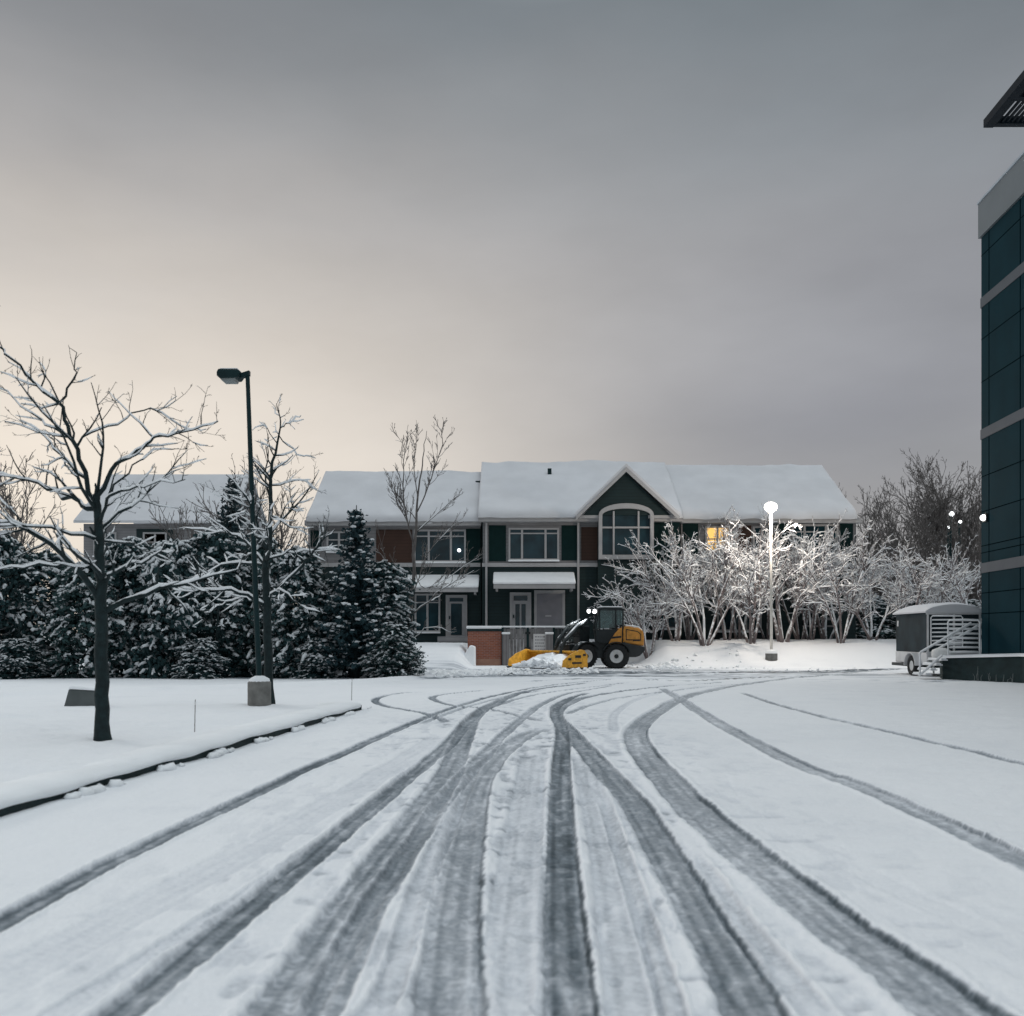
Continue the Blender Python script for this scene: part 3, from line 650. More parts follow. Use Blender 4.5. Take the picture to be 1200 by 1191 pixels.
def conifer(seed, h, w, loc, label, snowp=.6):
    rnd = random.Random(seed); root = empty('spruce_tree', loc, label, 'tree', 'dark conifers behind the hedge')
    MB().tube([(0, 0, -.1), (0, 0, h*.5), (.02, 0, h)], [.12, .07, .012], 8).build('trunk', 'bark', root, world=False, smooth=True)
    fo = MB(); sn = MB(); z = .5
    while z < h-.05:
        t = z/h; L = w*(1-t)**.85+.05; n = int(9+6*(1-t)); 
        for i in range(n):
            a = rnd.uniform(0, 6.28); l = L*rnd.uniform(.7, 1.12); m = max(3, int(l/.10)); droop = rnd.uniform(-.05, .25)
            for k in range(m):
                s = (k+1)/m; p = Vector((math.cos(a)*l*s, math.sin(a)*l*s, z-droop*l*s+.22*l*s*s))
                for q in range(6): leafquad(fo, p+Vector((rnd.gauss(0, .05), rnd.gauss(0, .05), rnd.gauss(0, .03))), rnd.uniform(.07, .15), rnd, .1)
                if s > .35 and rnd.random() < snowp*.55: sn.blob(p+Vector((0, 0, .05)), rnd.uniform(.045, .09), (1.3, 1.3, .55), .4, rnd)
        z += .17+.06*rnd.random()
    fo.build('foliage', 'needle', root, world=False); tag(sn.build('needle_snow', 'snow_bush', root, world=False), kind='stuff')
conifer(401, P(0, 592, 31.4).z, 1.45, ((417-600)/F*31.4, 31.4, 0), 'pointed spruce rising above the hedge in front of the left townhouse')
conifer(402, P(0, 562, 37).z, 1.7, ((272-600)/F*37, 37, 0), 'dark conifer behind the hedge left of the tall lamp post', .15)
conifer(403, P(0, 640, 36).z, 1.6, ((165-600)/F*36, 36, 0), 'dark conifer behind the hedge below the pale roofed house', .3)
# ---------------------------------------------------------------- row of townhouses
def rect(b, x0, y0, x1, y1, D, d0, d1):            # pixel rectangle at depth D, boxed from D-d0 to D-d1
    a = P(x0, y0, D); c = P(x1, y1, D); b.box((a.x, D-d0, c.z), (c.x, D-d1, a.z)); return b
def window(root, x0, y0, x1, y1, D, cols, rows, glass='glass', frame='white', fr=2.0, arch=False):
    a = P(x0, y0, D); c = P(x1, y1, D); t = fr/F*D; f = MB()
    X0, X1, Z0, Z1 = a.x, c.x, c.z, a.z
    f.box((X0-t, D-.10, Z0-t), (X0, D+.02, Z1+t)); f.box((X1, D-.10, Z0-t), (X1+t, D+.02, Z1+t)); f.box((X0, D-.10, Z0-t), (X1, D+.02, Z0)); f.box((X0, D-.10, Z1), (X1, D+.02, Z1+t))
    cw = [0]; tot = sum(cols)
    for w in cols: cw.append(cw[-1]+w/tot)
    for u in cw[1:-1]: x = X0+(X1-X0)*u; f.box((x-.05, D-.08, Z0), (x+.05, D, Z1))
    for v in rows:
        z = Z1-(Z1-Z0)*v
        for i in range(len(cw)-1): f.box((X0+(X1-X0)*cw[i]+(.05 if i else 0), D-.075, z-.03), (X0+(X1-X0)*cw[i+1]-(.05 if i < len(cw)-2 else 0), D, z+.03))
    w = f.build('window', frame, root)
    f = MB()
    f.box((X0, D-.03, Z0), (X1, D-.01, Z1)); f.build('pane', glass, w)
    f = MB(); f.box((X0-t*1.2, D-.2, Z0-t-.06), (X1+t*1.2, D-.10, Z0-t+.03)); f.build('sill', 'snow', w, bevel=.02)
    return w
def townhouse():
    D = 49.0; DC = 48.4; root = empty('townhouse_row', P(600, 745, 49)*1.0, 'long row of dark green two-storey townhouses with a gable over an arched window', 'building')
    root.location.z = 1.1; zb = 1.0
    def wallrect(x0, y0, x1, y1, D_, m, d0, name='wall'):
        b = MB(); rect(b, x0, y0, x1, y1, D_, d0, -.0); return b.build(name, m, root)
    def body(x0, x1, D_, ytop):
        a = P(x0, ytop, D_); c = P(x1, ytop, D_); b = MB(); b.box((a.x, D_, zb-.3), (c.x, D_+9.0, a.z)); b.build('wall', 'green', root)
    body(361, 564, D, 612); body(565, 797, DC, 608); body(798, 1003, D, 609)
    # pale upper siding fields
    wallrect(362, 613, 563, 661, D, 'siding', .03); wallrect(798, 610, 1002, 661, D, 'siding', .03)
    wallrect(566, 609, 796, 661, DC, 'siding', .03)
    # left section coloured panels
    for (x0, y0, x1, y1, m) in [(364,622,377,641,'shutter'), (441,621,483,661,'brown'), (546,620,563,661,'shutter')]: wallrect(x0, y0, x1, y1, D, m, .07, 'panel')
    for (x0, y0, x1, y1, m) in [(573,616,593,658,'shutter'), (658,616,676,657,'shutter'), (681,618,700,657,'brown'), (766,612,796,657,'shutter')]: wallrect(x0, y0, x1, y1, DC, m, .07, 'panel')
    for (x0, y0, x1, y1, m) in [(800,614,818,660,'shutter'), (862,616,880,660,'brown'), (905,614,925,660,'shutter'), (984,614,999,660,'shutter')]: wallrect(x0, y0, x1, y1, D, m, .07, 'panel')
    # floor band, corner trims, eaves fascia
    for (x0, x1, D_) in ((362, 563, D), (565, 797, DC), (798, 1003, D)): wallrect(x0, 660, x1, 664.5, D_, 'white', .12, 'floor_band')
    for (x0, x1, D_, y) in ((359, 564, D, 612), (561, 799, DC, 607.5), (796, 1006, D, 609)): wallrect(x0, y-1, x1, y+5, D_, 'white', .45, 'eaves_board')
    for x, D_, y0, y1 in ((570, DC, 613, 735), (677.5, DC, 613, 745), (363, D, 617, 660)): wallrect(x-1.2, y0, x+1.2, y1, D_, 'white', .17, 'downspout')
    # roofs covered by snow
    def roof(x0, x1, D_, ye, yr, run, over=.5):
        a = P(x0, ye, D_-over); c = P(x1, ye, D_-over); zr = P(0, yr, D_+run).z
        b = MB(); t = .14
        xs = (a.x, c.x); V = []
        for x in xs: V += [(x, D_-over, a.z), (x, D_-over, a.z+t), (x, D_+run, zr), (x, D_+run, zr-t), (x, D_+2*run+over, a.z), (x, D_+2*run+over, a.z+t)]
        b.add(V, [(1, 7, 8, 2), (0, 3, 9, 6), (0, 6, 7, 1), (2, 8, 11, 5), (5, 11, 10, 4), (4, 10, 9, 3), (0, 1, 2, 3), (3, 2, 5, 4), (6, 9, 8, 7), (9, 10, 11, 8)])
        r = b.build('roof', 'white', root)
        nx, ny = 90, 16; V = []; rs = MB(); y0_ = D_-over-.06
        for iy in range(ny+1):
            v_ = iy/ny
            for ix in range(nx+1):
                x = a.x-.05+(c.x-a.x+.1)*ix/nx; y = y0_+(D_+run-y0_)*v_
                th = .20+.13*mnoise.noise(Vector((x*.35, y*.5, 3)))+.05*mnoise.noise(Vector((x*1.6, y*1.3, 9)))
                if iy == 0: th = .10+.06*mnoise.noise(Vector((x*.8, 0, 5))); y -= .04*mnoise.noise(Vector((x*1.1, 7, 0)))
                V.append((x, y, a.z+t+(zr-a.z-t)*v_+th-.05))
        for ix in range(nx+1): x = a.x-.05+(c.x-a.x+.1)*ix/nx; V.append((x, y0_+.02, a.z+.02+.05*mnoise.noise(Vector((x*1.3, 2, 1)))))
        q_ = nx+1; o_ = (ny+1)*q_
        for k_ in (0, nx):
            for iy in range(ny+1): V.append((V[iy*q_+k_][0], V[iy*q_+k_][1], V[iy*q_+k_][2]-.30))
        fs = [(iy*q_+ix, iy*q_+ix+1, (iy+1)*q_+ix+1, (iy+1)*q_+ix) for iy in range(ny) for ix in range(nx)]+[(o_+ix, o_+ix+1, ix+1, ix) for ix in range(nx)]
        for k_, b0 in ((0, o_+q_), (nx, o_+q_+ny+1)): fs += [(iy*q_+k_, (iy+1)*q_+k_, b0+iy+1, b0+iy) for iy in range(ny)]
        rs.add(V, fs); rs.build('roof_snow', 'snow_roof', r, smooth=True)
        g = MB()                                            # gable end walls
        for x in (xs[0]+.12, xs[1]-.12): g.add([(x-.05, D_, a.z-.1), (x-.05, D_+2*run, a.z-.1), (x-.05, D_+run, zr-t-.05), (x+.05, D_, a.z-.1), (x+.05, D_+2*run, a.z-.1), (x+.05, D_+run, zr-t-.05)], [(0, 1, 2), (3, 5, 4), (0, 3, 4, 1), (1, 4, 5, 2), (2, 5, 3, 0)])
        g.each('gable_wall', 'siding', root); return r, a.z
    r, z = roof(360, 563, D, 612, 556, 4.6)
    v = MB(); q = P(560, 571, D+3.4); v.box((q.x-.12, q.y-.1, q.z-.3), (q.x+.12, q.y+.1, q.z+.32)); v.each('vent', 'pole', r)
    r, z = roof(561.5, 799, DC, 607.5, 544, 5.2)
    v = MB()
    for (x, y) in ((617, 573), (644, 556)): q = P(x, y, DC+3.6); v.box((q.x-.1, q.y-.1, q.z-.4), (q.x+.1, q.y+.1, q.z+.30))
    v.each('vent', 'pole', r)
    roof(797.5, 1003, D, 609, 548, 5.0)
    # front gable
    DG = 47.7; ap = P(733, 549, DG); l = P(677, 605, DG); rr = P(792, 605, DG)
    b = MB(); b.prism([(l.x+.25, l.z+.05), (rr.x-.25, rr.z+.05), (ap.x, ap.z-.2)], DG, DG+3.5); b.build('gable_wall', 'green', root)
    b = MB(); th = .16
    for (e, s) in ((l, -1), (rr, 1)):
        b.add([(e.x+s*.15, DG-.3, e.z-.05), (ap.x, DG-.3, ap.z), (ap.x, DG+5.5, ap.z), (e.x+s*.15, DG+5.5, e.z-.05), (e.x+s*.15, DG-.3, e.z-.05+th), (ap.x, DG-.3, ap.z+th*1.2), (ap.x, DG+5.5, ap.z+th*1.2), (e.x+s*.15, DG+5.5, e.z-.05+th)],
              [(0, 1, 2, 3), (4, 7, 6, 5), (0, 4, 5, 1), (0, 3, 7, 4), (1, 5, 6, 2), (2, 6, 7, 3)])
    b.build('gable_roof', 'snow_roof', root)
    b = MB()
    for (e, s) in ((l, -1), (rr, 1)):
        d = (Vector((ap.x, 0, ap.z))-Vector((e.x, 0, e.z)))
        b.add([(e.x+s*.1, DG-.34, e.z-.22), (ap.x, DG-.34, ap.z-.22), (ap.x, DG-.34, ap.z+.02), (e.x+s*.1, DG-.34, e.z-.02), (e.x+s*.1, DG-.28, e.z-.22), (ap.x, DG-.28, ap.z-.22), (ap.x, DG-.28, ap.z+.02), (e.x+s*.1, DG-.28, e.z-.02)],
              [(0, 1, 2, 3), (7, 6, 5, 4), (0, 4, 5, 1), (2, 6, 7, 3), (0, 3, 7, 4), (1, 5, 6, 2)])
    b.each('rake_board', 'white', root)
    b = MB(); rect(b, 676, 604, 706, 607.5, DG, .0, -.7); rect(b, 760, 604, 793, 607.5, DG, .0, -.7); b.each('eaves_return', 'white', root)
    # bay below the gable, arched window
    b = MB(); rect(b, 701, 604, 765, 735, DG+.25, 0, -.5); b.build('bay_wall', 'green', root)
    DA = DG+.25; x0, x1, yb, ys, yt = 704, 762, 652, 604, 593
    def arch(x0, x1, ys, yt, n=14): return [(x0+(x1-x0)*.5*(1-math.cos(math.pi*i/n)), ys-(ys-yt)*math.sin(math.pi*i/n)) for i in range(n+1)]
    def pz(pts, D_): return [(P(x, y, D_).x, P(x, y, D_).z) for (x, y) in pts]
    outer = [(701, 656)]+arch(701, 765, 604, 592-1)+[(765, 656)]; inner = [(705, 651)]+arch(705, 761, 605, 597)+[(761, 651)]
    O, I = pz(outer, DA), pz(inner, DA); n = len(O); f = MB()
    V = [(x, DA-.36, z) for x, z in O]+[(x, DA-.36, z) for x, z in I]+[(x, DA+.02, z) for x, z in O]+[(x, DA+.02, z) for x, z in I]
    fs = []
    for i in range(n):
        j = (i+1) % n; fs += [(i, n+i, n+j, j), (i, j, 2*n+j, 2*n+i), (n+i, 3*n+i, 3*n+j, n+j)]
    f.add(V, fs)
    for x in (718.5, 747.5): rect(f, x-1, 600, x+1, 651, DA, .30, .12)
    for (xa, xb) in ((705, 717.5), (719.5, 746.5), (748.5, 761)): rect(f, xa, 618, xb, 620, DA, .28, .12)
    w = f.build('arched_window', 'white', root); f = MB(); f.prism(I, DA-.14, DA-.10); f.build('pane', 'glass', w)
    # windows
    window(root, 385, 625, 410, 645, D-.03, (1, 1), (.4,)); window(root, 487, 623, 544, 657, D-.03, (1.2, 2, 1.2), (.17,))
    window(root, 598, 621, 653, 655, DC-.03, (1, 2, 1), (.13,))
    window(root, 488, 698, 514, 739, D, (1, 1), (.2,))
    window(root, 828, 619, 853, 645, D-.03, (1, 1), (.5,), glass='litglass')
    window(root, 884, 619, 902, 650, D-.03, (1, 1), (.3,)); window(root, 930, 617, 980, 650, D-.03, (1, 2, 1), (.2,))
    window(root, 842, 700, 890, 738, D, (1, 1, 1), (.2,)); window(root, 772, 700, 792, 735, DC, (1, 1), (.3,))
    # small glowing ball added as the reflected bright dot on the left window
    lp = MB(); q = P(538, 645, D-.2); lp.blob(q, .12, jit=0); lp.build('reflection_glow', 'reflglow', root, sub=1, smooth=True)
    # awnings with snow
    for (xa, xb, ya, yb2, D_) in ((467, 560, 676, 694, D), (579, 674, 673, 690, DC)):
        a = P(xa, ya, D_); c = P(xb, yb2, D_-1.3); b = MB()
        b.add([(a.x, D_+.0, a.z), (c.x-.0, D_+.0, a.z), (c.x, D_-1.3, c.z+.22), (a.x, D_-1.3, c.z+.22), (a.x, D_, a.z-.12), (c.x, D_, a.z-.12), (c.x, D_-1.3, c.z), (a.x, D_-1.3, c.z)],
              [(0, 3, 2, 1), (4, 5, 6, 7), (3, 7, 6, 2), (0, 4, 7, 3), (1, 2, 6, 5), (0, 1, 5, 4)])
        aw = b.build('awning', 'white', root)
        b = MB(); b.add([(a.x-.03, D_+.0, a.z+.12), (c.x+.03, D_, a.z+.12), (c.x+.03, D_-1.36, c.z+.33), (a.x-.03, D_-1.36, c.z+.33), (a.x-.03, D_, a.z+.01), (c.x+.03, D_, a.z+.01), (c.x+.03, D_-1.36, c.z+.2), (a.x-.03, D_-1.36, c.z+.2)],
              [(0, 3, 2, 1), (4, 5, 6, 7), (3, 7, 6, 2), (0, 4, 7, 3), (1, 2, 6, 5), (0, 1, 5, 4)]); b.build('awning_snow', 'snow', aw, bevel=.05)
        b = MB()
        for x in (a.x+.1, c.x-.2): b.box((x, D_-1.2, c.z-.0), (x+.1, D_-.02, c.z-.1))
        b.each('bracket', 'white', aw)
    # doors
    def door(x0, y0, x1, y1, D_, panes):
        b = MB(); t = 2.5
        rect(b, x0-t, y0-t, x0, y1, D_, .12, -.02); rect(b, x1, y0-t, x1+t, y1, D_, .12, -.02); rect(b, x0, y0-t, x1, y0, D_, .12, -.02)
        fr = b.build('door_frame', 'white', root)
        b = MB(); rect(b, x0, y0, x1, y1, D_, .06, -.0); d = b.build('door', 'door', root)
        b = MB()
        for (u0, v0, u1, v1) in panes: rect(b, x0+(x1-x0)*u0, y0+(y1-y0)*v0, x0+(x1-x0)*u1, y0+(y1-y0)*v1, D_, .09, .05)
        b.build('door_glass', 'glass', d)
        b = MB(); q = P(x0+(x1-x0)*.1, (y0+y1)/2, D_); b.box((q.x-.03, D_-.15, q.z-.08), (q.x+.03, D_-.06, q.z+.08)); b.build('handle', 'pole', d)
    door(525, 700, 545, 748, D, [(.18, .16, .82, .92), (.1, .02, .9, .11)])
    door(600, 697, 620, 748, DC, [(.2, .22, .45, .9), (.55, .22, .8, .9), (.1, .03, .9, .14)])
    b = MB(); rect(b, 626, 692, 662, 748, DC, .1, 0); fr = b.build('garage_frame', 'white', root)
    b = MB(); rect(b, 629, 696, 659, 748, DC, .13, .09); g = b.build('garage_door', 'garage', root)
    b = MB(); rect(b, 639, 721, 646, 723, DC, .17, .13); b.build('handle', 'white', g)
    # step and low boards at the right ground floor
    b = MB(); rect(b, 940, 716, 978, 719, D, .25, .0); rect(b, 940, 724, 978, 727, D, .25, 0); rect(b, 940, 733, 978, 735, D, .25, 0); b.each('porch_rail', 'siding', root)
    b = MB(); rect(b, 515, 746, 560, 752, D, 1.3, 0); b.build('step', 'siding', root)
townhouse()
def left_house():
    D = 60; root = empty('house', (P(170, 745, D).x, D, 1.1), 'long low pale house with a snowy roof behind the hedge at the far left', 'building')
    a = P(98, 614, D); c = P(262, 614, D); b = MB(); b.box((a.x, D, .9), (c.x, D+9, a.z)); b.build('wall', 'siding', root)
    b = MB(); zr = P(0, 556, D+5).z; t = .15; V = []
    for x in (a.x-.4, c.x+.4): V += [(x, D-.5, a.z), (x, D-.5, a.z+t), (x, D+5, zr), (x, D+5, zr-t), (x, D+10.5, a.z), (x, D+10.5, a.z+t)]
    b.add(V, [(1, 7, 8, 2), (0, 3, 9, 6), (0, 6, 7, 1), (2, 8, 11, 5), (5, 11, 10, 4), (4, 10, 9, 3), (0, 1, 2, 3), (3, 2, 5, 4), (6, 9, 8, 7), (9, 10, 11, 8)]); b.build('roof', 'snow_roof', root)
    window(root, 170, 626, 194, 650, D, (1, 1), (.4,)); window(root, 112, 626, 135, 650, D, (1, 1), (.4,)); window(root, 225, 626, 248, 650, D, (1, 1), (.4,))
    b = MB(); rect(b, 160, 620, 204, 680, D, .03, 0); b.build('panel', 'green', root)
left_house()
# ---------------------------------------------------------------- enclosure, brick wall, fence
def enclosure():
    D = 44.2
    root = empty('brick_wall', (P(568, 0, D).x, D, 0), 'short red brick wall with a snow cap left of the yellow plough', 'wall')
    a = P(548, 737, D); c = P(588, 773, D); b = MB(); b.box((a.x, D, .0), (c.x, D+.9, a.z)); b.build('brickwork', 'brick', root)
    b = MB(); b.box((a.x+.35, D-.03, 0), (c.x-.05, D-.002, P(0, 772, D).z)); b.build('base_course', mat('tan_stone', (.33, .19, .14), .8), root)
    b = MB(); b.box((a.x-.06, D-.06, a.z), (c.x+.04, D+.96, a.z+.13)); b.build('coping_snow', 'snow', root, bevel=.04)
    b = MB(); b.box((a.x-.03, D-.03, a.z-.12), (c.x+.02, D-.003, a.z-.0)); b.build('coping', 'concrete', root)
    root = empty('sloped_wall', (P(552, 0, D).x, D-.4, 0), 'low sloping concrete wing wall buried in snow beside the brick wall', 'wall')
    q = [(P(536, 0, D-1).x, -.05), (P(557, 0, D-1).x, -.05), (P(557, 760, D-1).x, P(0, 758, D-1).z), (P(551, 0, D-1).x, P(0, 756, D-1).z)]
    b = MB(); b.prism(q, D-1.2, D-.1); b.build('wing', 'snow', root, bevel=.06)
    root = empty('enclosure_fence', (P(634, 0, D).x, D, 0), 'weathered grey board fence with gates behind the yellow plough', 'fence')
    zt = P(0, 736, D).z
    for (x0, x1, m) in ((589.5, 617.5, 'wood'), (619.5, 648, 'wood'), (650, 682, 'darkwood')):
        b = MB(); X0, X1 = P(x0, 0, D).x, P(x1, 0, D).x; n = int((X1-X0)/.14); w = (X1-X0)/n
        for i in range(n): b.box((X0+i*w+.006, D+random.uniform(0, .012), .1), (X0+(i+1)*w-.006, D+.04, zt-.02-random.uniform(0, .015)))
        b.build('board_panel', mat('fence_boards', (.21, .208, .212) if m == 'wood' else (.03, .04, .04), .85, var=.3, scale=4, bump=.4), root)
    for x in (589, 618.5, 649, 683):
        b = MB(); X = P(x, 0, D).x; b.box((X-.05, D-.06, 0), (X+.05, D+.0, zt+.02)); b.build('post', 'pole', root)
    b = MB(); b.box((P(588.8, 0, D).x+.02, D-.07, zt+.02), (P(684, 0, D).x, D+.07, zt+.09)); b.build('top_snow', 'snow', root, bevel=.02)
    for x in (593, 643.5):
        b = MB(); X = P(x, 0, D).x; b.box((X-.16, D-.34, 0), (X+.16, D-.07, P(0, 743.5, D).z)); p = b.build('bollard_box', 'wood', root)
        b = MB(); b.box((X-.19, D-.37, P(0, 743.5, D).z), (X+.19, D-.04, P(0, 741, D).z)); b.build('cap_snow', 'snow', p, bevel=.03)
    b = MB()
    for z in (742, 760, 770): q = P(618.5, z, D); b.box((q.x-.12, D-.09, q.z-.05), (q.x+.12, D-.062, q.z+.05))
    b.each('hinge', 'blackc', root)
    r2 = empty('notice_board', (P(633, 0, D).x, D-.07, 0), 'white notice board with grey print hung on the fence', 'sign')
    b = MB(); a = P(625, 743, D); c = P(640.5, 764, D); b.box((a.x, D-.11, c.z), (c.x, D-.07, a.z)); b.build('board', 'sign', r2)
    b = MB(); rnd = random.Random(2)
    for i in range(5):
        z = a.z-.12-i*.14; x = a.x+.07
        while x < c.x-.1:
            w = rnd.uniform(.03, .09); b.box((x, D-.114, z-.035), (min(x+w, c.x-.06), D-.1105, z+.01)); x += w+.03
    b.build('print', 'signink', r2)
enclosure()
# ---------------------------------------------------------------- wheel loader
def loader():
    D = 40.9; sc = F/D
    root = empty('wheel_loader', (P(700, 0, D).x, D, .0), 'yellow and black wheel loader with lit work lights pushing a yellow snow plough box', 'loader')
    def u(zx): return ((580+zx/6.316)-700)/sc
    def z(zy): return (783-(700+zy/6.316))/sc
    def pr(pts, y0, y1, name, m, par=root, bevel=.02):
        b = MB(); b.prism([(u(a), z(c)) for a, c in pts], y0, y1); return b.build(name, m, par, world=False, bevel=bevel)
    # rear frame, hood, counterweight
    pr([(720, 330), (940, 330), (940, 450), (740, 450)], -.38, .38, 'chassis', 'blackc')
    hood = pr([(938, 222), (965, 214), (1055, 230), (1085, 252), (1092, 300), (1090, 362), (990, 345), (938, 332)], -.52, .52, 'hood', 'ochre', bevel=.045)
    b = MB(); pp = [(958, 236), (1045, 252), (1068, 272), (1070, 322), (958, 318)]
    for y in (-.527, .521): b.prism([(u(a), z(c)) for a, c in pp], y, y+.006)
    b.each('hood_seam', 'blackc', hood, world=False)
    b = MB(); pp = [(964, 244), (1042, 258), (1062, 275), (1064, 314), (964, 311)]
    for y in (-.534, .528): b.prism([(u(a), z(c)) for a, c in pp], y, y+.006)
    b.each('hood_panel', 'ochre', hood, world=False)
    b = MB(); b.box((u(1010), -.540, z(325)), (u(1060), -.535, z(312))); b.build('model_plate', 'blackc', hood, world=False)
    b = MB(); b.prism([(u(955), z(214)), (u(1050), z(228)), (u(1080), z(250)), (u(1080), z(238)), (u(1052), z(215)), (u(955), z(202))], -.45, .45); b.build('hood_snow', 'snow', hood, world=False, bevel=.03)
    pr([(878, 268), (908, 236), (930, 226), (928, 346), (826, 356), (846, 318)], -.56, .56, 'side_cover', 'ochre', bevel=.03)
    b = MB()
    for y in (-.565, .561): b.prism([(u(a), z(c)) for a, c in [(862, 292), (925, 286), (925, 300), (852, 308)]], y, y+.005)
    b.each('cover_stripe', 'blackc', root, world=False)
    pr([(932, 330), (1000, 348), (1096, 366), (1099, 392), (1060, 432), (1030, 442), (975, 442), (955, 380), (935, 352)], -.58, .58, 'counterweight', 'grey', bevel=.03)
    # rear fender arc
    def fender(cx, cz, r, w, ang, name, par=root, off=(0, 0), rot=0):
        b = MB(); V = []; n = 14
        for i in range(n+1):
            a = ang[0]+(ang[1]-ang[0])*i/n
            for (rr, yy) in ((r, -w/2), (r, w/2), (r+.035, w/2), (r+.035, -w/2)): V.append((cx+rr*math.cos(a), yy, cz+rr*math.sin(a)))
        Fc = [];
        for i in range(n):
            for j in range(4): a = i*4+j; c = i*4+(j+1) % 4; Fc.append((a, c, c+4, a+4))
        Fc += [(0, 3, 2, 1), (n*4, n*4+1, n*4+2, n*4+3)]
        V = [((x-off[0])*math.cos(rot)-y*math.sin(rot)+off[0]+0, (x-off[0])*math.sin(rot)+y*math.cos(rot), zz) for x, y, zz in V]
        return b, V, Fc
    for s in (-1, 1):
        b, V, Fc = fender(u(885), .50, .56, .30, (.35, 2.7), 'fender'); b.add([(x, y+s*.66, zz) for x, y, zz in V], Fc); b.build('fender', 'blackc', root, world=False)
    # cab
    cab = pr([(735, 240), (940, 236), (935, 335), (800, 345), (745, 330)], -.50, .50, 'cab', 'blackc', bevel=.02)
    pr([(752, 84), (800, 78), (925, 80), (948, 90), (948, 98), (752, 98)], -.56, .56, 'cab_roof', 'blackc', bevel=.025)
    b = MB(); b.box((u(765), -.5, z(80)), (u(935), .5, z(70))); b.build('roof_snow', 'snow', cab, world=False, bevel=.03)
    b = MB()
    for y in (-.5, .5):
        for (a, c, d, e) in ((762, 96, 738, 240), (768, 96, 765, 240), (884, 96, 884, 240), (938, 96, 938, 238)): b.tube([(u(a), y, z(c)), (u(d), y, z(e))], .032, 6)
    for (a, c) in ((762, 96), (938, 96), (738, 240), (938, 238)): b.tube([(u(a), -.5, z(c)), (u(a), .5, z(c))], .03, 6)
    b.each('pillar', 'blackc', cab, world=False)
    b = MB()
    for y in (-.49, .485): b.prism([(u(a), z(c)) for a, c in [(764, 98), (882, 98), (882, 228), (745, 234)]], y, y+.006)
    for y in (-.49, .485): b.prism([(u(a), z(c)) for a, c in [(887, 98), (936, 98), (936, 205), (887, 208)]], y, y+.006)
    g = b.each('cab_window', mat('clear_cab_glass', (.3, .42, .42), .03, var=.02, spec=.5), cab, world=False)[0]
    g.data.materials[0].node_tree.nodes['Principled BSDF'].inputs['Transmission Weight'].default_value = .85
    b = MB(); b.box((u(845), -.22, z(235)), (u(905), .22, z(205))); b.prism([(u(880), z(210)), (u(900), z(210)), (u(905), z(130)), (u(888), z(125))], -.2, .2); b.build('seat', 'blackc', cab, world=False, bevel=.03)
    b = MB(); b.tube([(u(800), 0, z(240)), (u(812), 0, z(190))], .025, 6)
    b.lathe([(.14+.015*math.cos(t), .015*math.sin(t)) for t in np.linspace(0, 6.283, 9)], u(812), 0, z(188), (-.4, 0, 1), 16); b.build('steering_wheel', 'blackc', cab, world=False)
    b = MB(); b.tube([(u(750), -.57, z(150)), (u(735), -.62, z(150))], .012, 5); b.box((u(728), -.66, z(175)), (u(736), -.6, z(130))); b.build('mirror', 'blackc', cab, world=False)
    # hose/grab rail behind the cab
    b = MB(); b.tube([(u(945), -.4, z(110)), (u(1000), -.42, z(130)), (u(1050), -.42, z(185)), (u(1082), -.4, z(236))], .012, 6); b.tube([(u(945), -.3, z(120)), (u(975), -.3, z(170)), (u(985), -.3, z(215))], .02, 6)
    b.build('antenna', 'grey', root, world=False)
    b = MB(); b.tube([(u(625), .3, z(60)), (u(628), .3, z(210))], .008, 5); b.build('marker_rod', 'grey', root, world=False)
    # work lights
    for zx, yy in ((692, -.35), (742, -.1), (742, .35), (700, .1)):
        h = MB(); h.lathe([(.03, .07), (.085, .05), (.09, -.02), (.08, -.025)], u(zx)+.02, yy, z(105), (1, 0, 0), 16); h.tube([(u(zx)+.05, yy, z(105)), (u(770), yy, z(92))], .014, 5)
        hl = h.build('headlight', 'blackc', root, world=False, smooth=True)
        l = MB(); l.blob((u(zx)-.01, yy-.03, z(105)), .115, jit=0); l.build('lens', 'lampc', hl, world=False, sub=1, smooth=True)
    # wheels
    def wheel(cx, cy, cz, r, w, yaw):
        ax = (math.sin(yaw), -math.cos(yaw), 0); b = MB(); h = w/2
        b.lathe([(r*.55, -h*.85), (r*.62, -h), (r*.90, -h*.96), (r*.98, -h*.7), (r, -h*.4), (r, h*.4), (r*.98, h*.7), (r*.90, h*.96), (r*.62, h), (r*.55, h*.85), (r*.55, -h*.85)], cx, cy, cz, ax, 36)
        A = Vector(ax); U = Vector((math.cos(yaw), math.sin(yaw), 0)); Wz = Vector((0, 0, 1)); C = Vector((cx, cy, cz))
        for i in range(22):                      # tread lugs
            for sd in (-1, 1):
                a = 2*math.pi*(i+(.25 if sd > 0 else -.25))/22; n = U*math.cos(a)+Wz*math.sin(a); t = -U*math.sin(a)+Wz*math.cos(a)
                o1 = C+A*(sd*h*.05)+t*.05; o2 = C+A*(sd*h*.95)-t*.03
                vs = [o1+n*(r-.01)-t*.025, o1+n*(r-.01)+t*.025, o2+n*(r-.035)+t*.025, o2+n*(r-.035)-t*.025]; vs += [v+n*.045 for v in vs]
                b.add(vs, [(0, 1, 2, 3), (7, 6, 5, 4), (0, 4, 5, 1), (1, 5, 6, 2), (2, 6, 7, 3), (3, 7, 4, 0)])
        root_w = b.build('wheel', 'tyre', root, world=False, smooth=False)
        b = MB(); b.lathe([(r*.56, h*.75), (r*.52, h*.8), (r*.46, h*.45), (r*.40, h*.35), (r*.22, h*.4), (r*.20, h*.6), (.001, h*.6)], cx, cy, cz, ax, 30)
